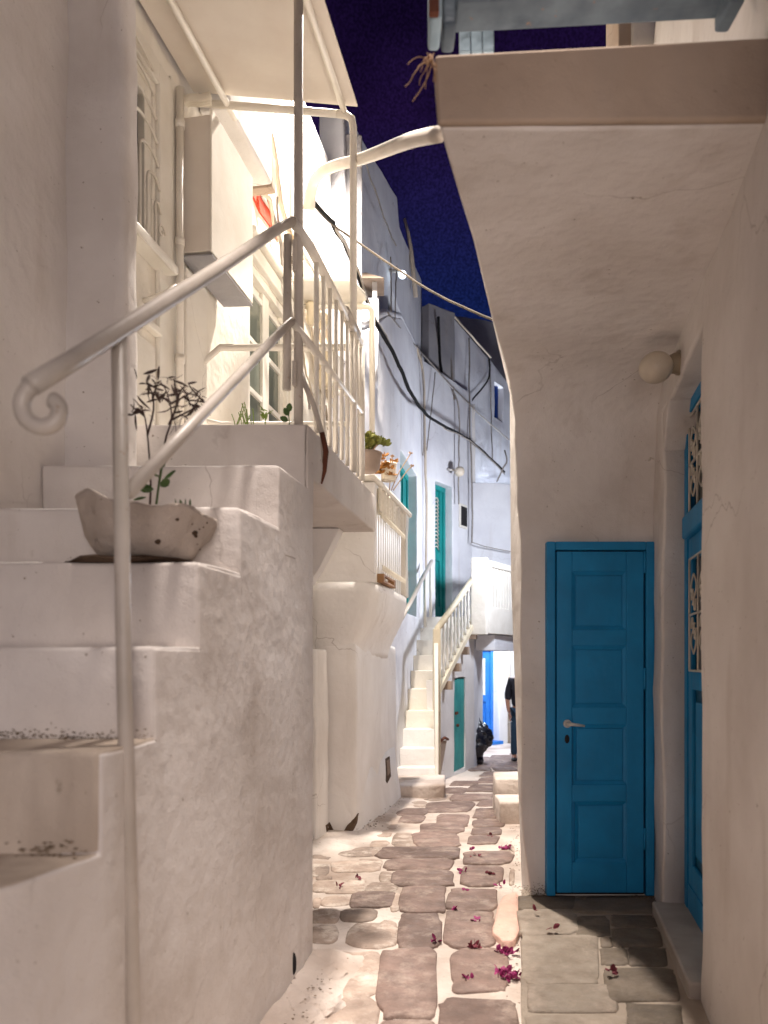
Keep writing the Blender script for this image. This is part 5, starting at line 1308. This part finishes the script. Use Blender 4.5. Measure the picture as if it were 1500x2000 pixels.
# ================================================================== FALLEN FLOWERS
def flower(px, py, r, n, label, m='petal', dz=0):
    c = G(px, py, dz + .012); bm = bmesh.new()
    for i in range(n):
        a = R.uniform(0, 6.28); q = c + Vector((math.cos(a), math.sin(a), 0)) * r * R.random() ** .5 + Vector((0, 0, R.uniform(0, .01)))
        leaf_bm(bm, q, (R.uniform(-1, 1), R.uniform(-1, 1), R.uniform(.1, 1.1)), R.uniform(.02, .034), R.uniform(.018, .028), .5)
    tag(obj('fallen_flower', bm, m), label, 'flower', 'fallen bougainvillea flowers')
fl_ = [(992, 1905, .055, 46, 'largest clump of fallen magenta bougainvillea at the patio edge', 'petal'),
 (990, 1860, .05, 26, 'second clump of fallen magenta flowers just beyond the largest clump', 'petal'),
 (925, 1853, .035, 14, 'small magenta cluster on the near stone edge left of the clumps', 'petal_dry'),
 (915, 1912, .02, 7, 'single magenta flower on the nearest dark paving stone', 'petal'),
 (847, 1839, .018, 5, 'magenta flower on the mortar between two near stones', 'petal'),
 (932, 1800, .02, 5, 'magenta flower on the square stone beside the pink slab', 'petal'),
 (887, 1776, .016, 4, 'small flower at the corner of a middle stone', 'petal'),
 (906, 1740, .018, 4, 'small flower on mortar before the second row', 'petal'),
 (905, 1703, .03, 8, 'thin scatter of petals left of the narrow stone', 'petal'),
 (957, 1708, .03, 9, 'petals beside the wall foot in the middle distance', 'petal_dry'),
 (987, 1658, .05, 22, 'far reddish clump of petals at the right corner foot', 'petal'),
 (930, 1674, .03, 6, 'petals on the far row of stones', 'petal_dry'), (922, 1661, .03, 5, 'farthest petals near the mortar line', 'petal'),
 (700, 1716, .02, 5, 'lone dark petal left of the lane centre', 'petal_dry'), (662, 1733, .018, 4, 'leftmost small petal on the whitewashed stones', 'petal_dry'),
 (962, 1634, .03, 5, 'tiny far petals by the kerb', 'petal_dry'), (978, 1730, .02, 4, 'petals on the gutter above the pink slab', 'petal')]
for a in fl_: flower(*a)
flower(1195, 1900, .022, 5, 'dark red petal on the shaded patio tile', 'petal_dry', PZ); flower(1076, 1815, .014, 3, 'tiny dark petal on the pale patio tile', 'petal_dry', PZ); flower(1046, 1780, .012, 2, 'dark speck of petal near the patio corner', 'petal_dry', PZ)

# ================================================================== CABLES ACROSS THE LANE
cable([P(600, 385, 6.1), P(640, 430, 6.3), P(680, 460, 6.6), P(760, 515, 6.4), P(850, 573, 6.0), P(945, 617, 5.6), P(1010, 642, 5.3)], .010, 'dim_cable', 'long beige cable sagging across the sky to the right house', 'cables across the lane', .004)
cable([P(598, 380, 6.0), P(625, 412, 6.1), P(652, 436, 6.3)], .018, 'black_cable', 'twisted black cable joint beside the pipe end', 'cables across the lane', .03)
cable([P(650, 435, 6.4), P(680, 490, 7.0), P(712, 570, 7.4), P(740, 640, 7.9), P(775, 705, 8.6), P(800, 760, 9.3), P(830, 806, 10.3), P(880, 838, 11.6), P(915, 858, 12.4), P(950, 888, 13.0), P(985, 922, 13.3)], .021, 'black_cable', 'thick black bundled cable sweeping down the tall white house', 'cables across the lane', .02)
cable([P(655, 440, 6.45), P(690, 505, 7.05), P(722, 590, 7.5), P(752, 655, 8.1), P(790, 745, 9.2), P(826, 798, 10.2), P(870, 836, 11.4), P(925, 866, 12.5), P(985, 925, 13.3)], .010, 'grey_cable', 'grey cable twisted round the black bundle', 'cables across the lane', .03)
for i, (pts, r, m, lb) in enumerate([
    ([(757, 611, 9.0), (823, 689, 11.6), (885, 757, 12.8), (940, 812, 13.6), (994, 860, 14.2)], .012, 'grey_cable', 'thin grey cable following the parapet line'),
    ([(812, 675, 11.3), (824, 720, 11.5), (829, 790, 11.7), (831, 900, 11.85), (833, 1000, 11.9), (832, 1110, 11.9)], .02, 'beige_cable', 'painted cable running down between the two teal doors'),
    ([(822, 690, 11.4), (827, 760, 11.6), (829, 850, 11.75), (826, 890, 11.8)], .010, 'grey_cable', 'thin wire beside the painted cable'),
    ([(850, 728, 12.2), (845, 780, 12.1), (838, 840, 12.0), (834, 880, 11.95)], .009, 'grey_cable', 'thin slanting wire left of the globe lamp'),
    ([(884, 760, 12.8), (895, 800, 12.85), (897, 870, 12.85), (895, 930, 12.85), (896, 985, 12.85)], .014, 'grey_cable', 'grey wire dropping to the meter niche'),
    ([(916, 660, 13.6), (917, 790, 13.4), (918, 850, 13.3), (922, 950, 13.3), (922, 1060, 13.3)], .014, 'grey_cable', 'grey conduit at the corner of the bridge wall'),
    ([(955, 700, 14.3), (954, 740, 14.2), (917, 788, 13.5)], .016, 'black_cable', 'black cable kinked across the upper white wall'),
    ([(957, 710, 14.3), (959, 800, 14.3), (962, 900, 14.1)], .012, 'grey_cable', 'right-hand vertical wire on the upper white wall'),
    ([(885, 615, 13.1), (925, 660, 13.7), (958, 698, 14.2)], .018, 'beige_cable', 'pale cable along the sloping top of the upper wall'),
    ([(856, 618, 12.7), (858, 680, 12.8), (862, 728, 12.8)], .022, 'black_cable', 'black pipe on the dark return wall'),
    ([(880, 618, 13.0), (881, 700, 13.0), (887, 780, 12.9)], .018, 'grey_cable', 'grey pipe at the edge of the dark return wall'),
    ([(762, 500, 9.0), (764, 560, 9.1), (763, 610, 9.1)], .008, 'grey_cable', 'leftmost thin wire on the terrace wall'),
    ([(775, 520, 9.6), (772, 570, 9.4), (772, 625, 9.4)], .008, 'grey_cable', 'second thin wire on the terrace wall'),
    ([(924, 1060, 13.35), (960, 1070, 13.5), (1000, 1078, 13.6)], .008, 'grey_cable', 'thin wire across the grey bridge wall'),
    ([(970, 940, 13.4), (982, 915, 13.2), (990, 900, 13.2), (985, 880, 13.3)], .014, 'grey_cable', 'looped grey cables at the right end of the bridge roof'),
    ([(712, 310, 7.6), (735, 380, 8.2), (760, 450, 8.9), (775, 480, 9.3)], .008, 'grey_cable', 'thin wire drooping on the pale upper wall')]):
    cable([P(x, y, d - .04) for x, y, d in pts], r, m, lb, 'thin wires on the far houses', .012)

# ================================================================== CRUMBLED DIRT AND MOSS along edges
def grime(name, parent, pts, spread, n, size, m='grime'):
    bm = bmesh.new()
    for k in range(n):
        t = R.random() * (len(pts) - 1); i = min(int(t), len(pts) - 2); p = Vector(pts[i]).lerp(Vector(pts[i + 1]), t - i)
        if noise.noise(p * 5) < -.12: continue
        p = p + Vector([R.gauss(0, a) for a in spread]); sz = size * R.uniform(.3, 1.4)
        r_ = bmesh.ops.create_icosphere(bm, subdivisions=1, radius=sz)
        for v in r_['verts']: v.co = Vector((v.co.x * R.uniform(.8, 1.6), v.co.y * .8, v.co.z * .45)) + p
    o = obj(name, bm, m, parent); o['kind'] = 'stuff'; o.location = -Vector(parent.location) if parent else (0, 0, 0); return o
M['grime'] = paint('mossy_dirt', (.24, .18, .12), (.11, .08, .05), .95, .5, (.22, .18, .13), .8)
g1 = grime('moss', st, [(-1.5, 2.115, 1.243), (-1.1, 2.112, 1.243), (-.66, 2.112, 1.243)], (.03, .010, .010), 600, .0035)
g2_ = grime('moss', st, [(-1.4, 1.79, 1.008), (-1.1, 1.79, 1.008), (-.72, 1.79, 1.008)], (.03, .014, .012), 600, .004)
g3 = grime('moss', rh, [(.84, DB - .012, PZ + .0), (.97, DB - .012, PZ)], (.03, .006, .03), 400, .003)
g4 = grime('dirt', patio, [(.99, DB - .06, PZ), (1.3, DB - .06, PZ), (1.56, DB - .06, PZ), (1.52, 4.1, PZ), (1.42, 3.5, PZ)], (.02, .015, .002), 260, .005)
g5 = grime('dirt', street, [(lane(XS, 3.7) + .05, 3.7, .03), (lane(XS, 3.4) + .06, 3.4, .04), (lane(XS, 3.0) + .07, 3.0, .05)], (.05, .08, .004), 160, .004)
g6 = grime('dirt', street, [(pedge(3.2) - .03, 3.2, .004), (pedge(3.9) - .03, 3.9, .004), (.80, 4.6, .004), (1.0, 5.8, .0), (1.25, 7.2, -.06)], (.03, .08, .002), 300, .004)
g7 = grime('dirt', street, [(lane(-1.5, 6.5) + .05, 6.5, .01), (lane(-1.5, 7.2) + .07, 7.2, 0), (lane(-1.5, 8.4) + .07, 8.4, -.06)], (.05, .1, .004), 130, .006)

# pits and dark rim of the cement bowl
bm = bmesh.new()
for k in range(22):
    a = R.uniform(math.pi * 1.02, math.pi * 1.98); t = R.random(); rr = lerp(.17, .222, t); z = lerp(.05, .165, t)
    c = bc + Vector((math.cos(a) * rr, math.sin(a) * rr, z - (math.cos(a) * rr) * .14 * (1 if z > .15 else 0))); sz = R.choice((.003, .004, .006, .009))
    r_ = bmesh.ops.create_icosphere(bm, subdivisions=2, radius=sz)
    for v in r_['verts']: v.co = Vector((v.co.x * 1.2, v.co.y * .6, v.co.z)) + jit(v.co, .003, 90) + c
o = obj('pits', bm, 'broken_dark', bwl, smooth=True); o['kind'] = 'stuff'; o.location = -Vector(bwl.location)
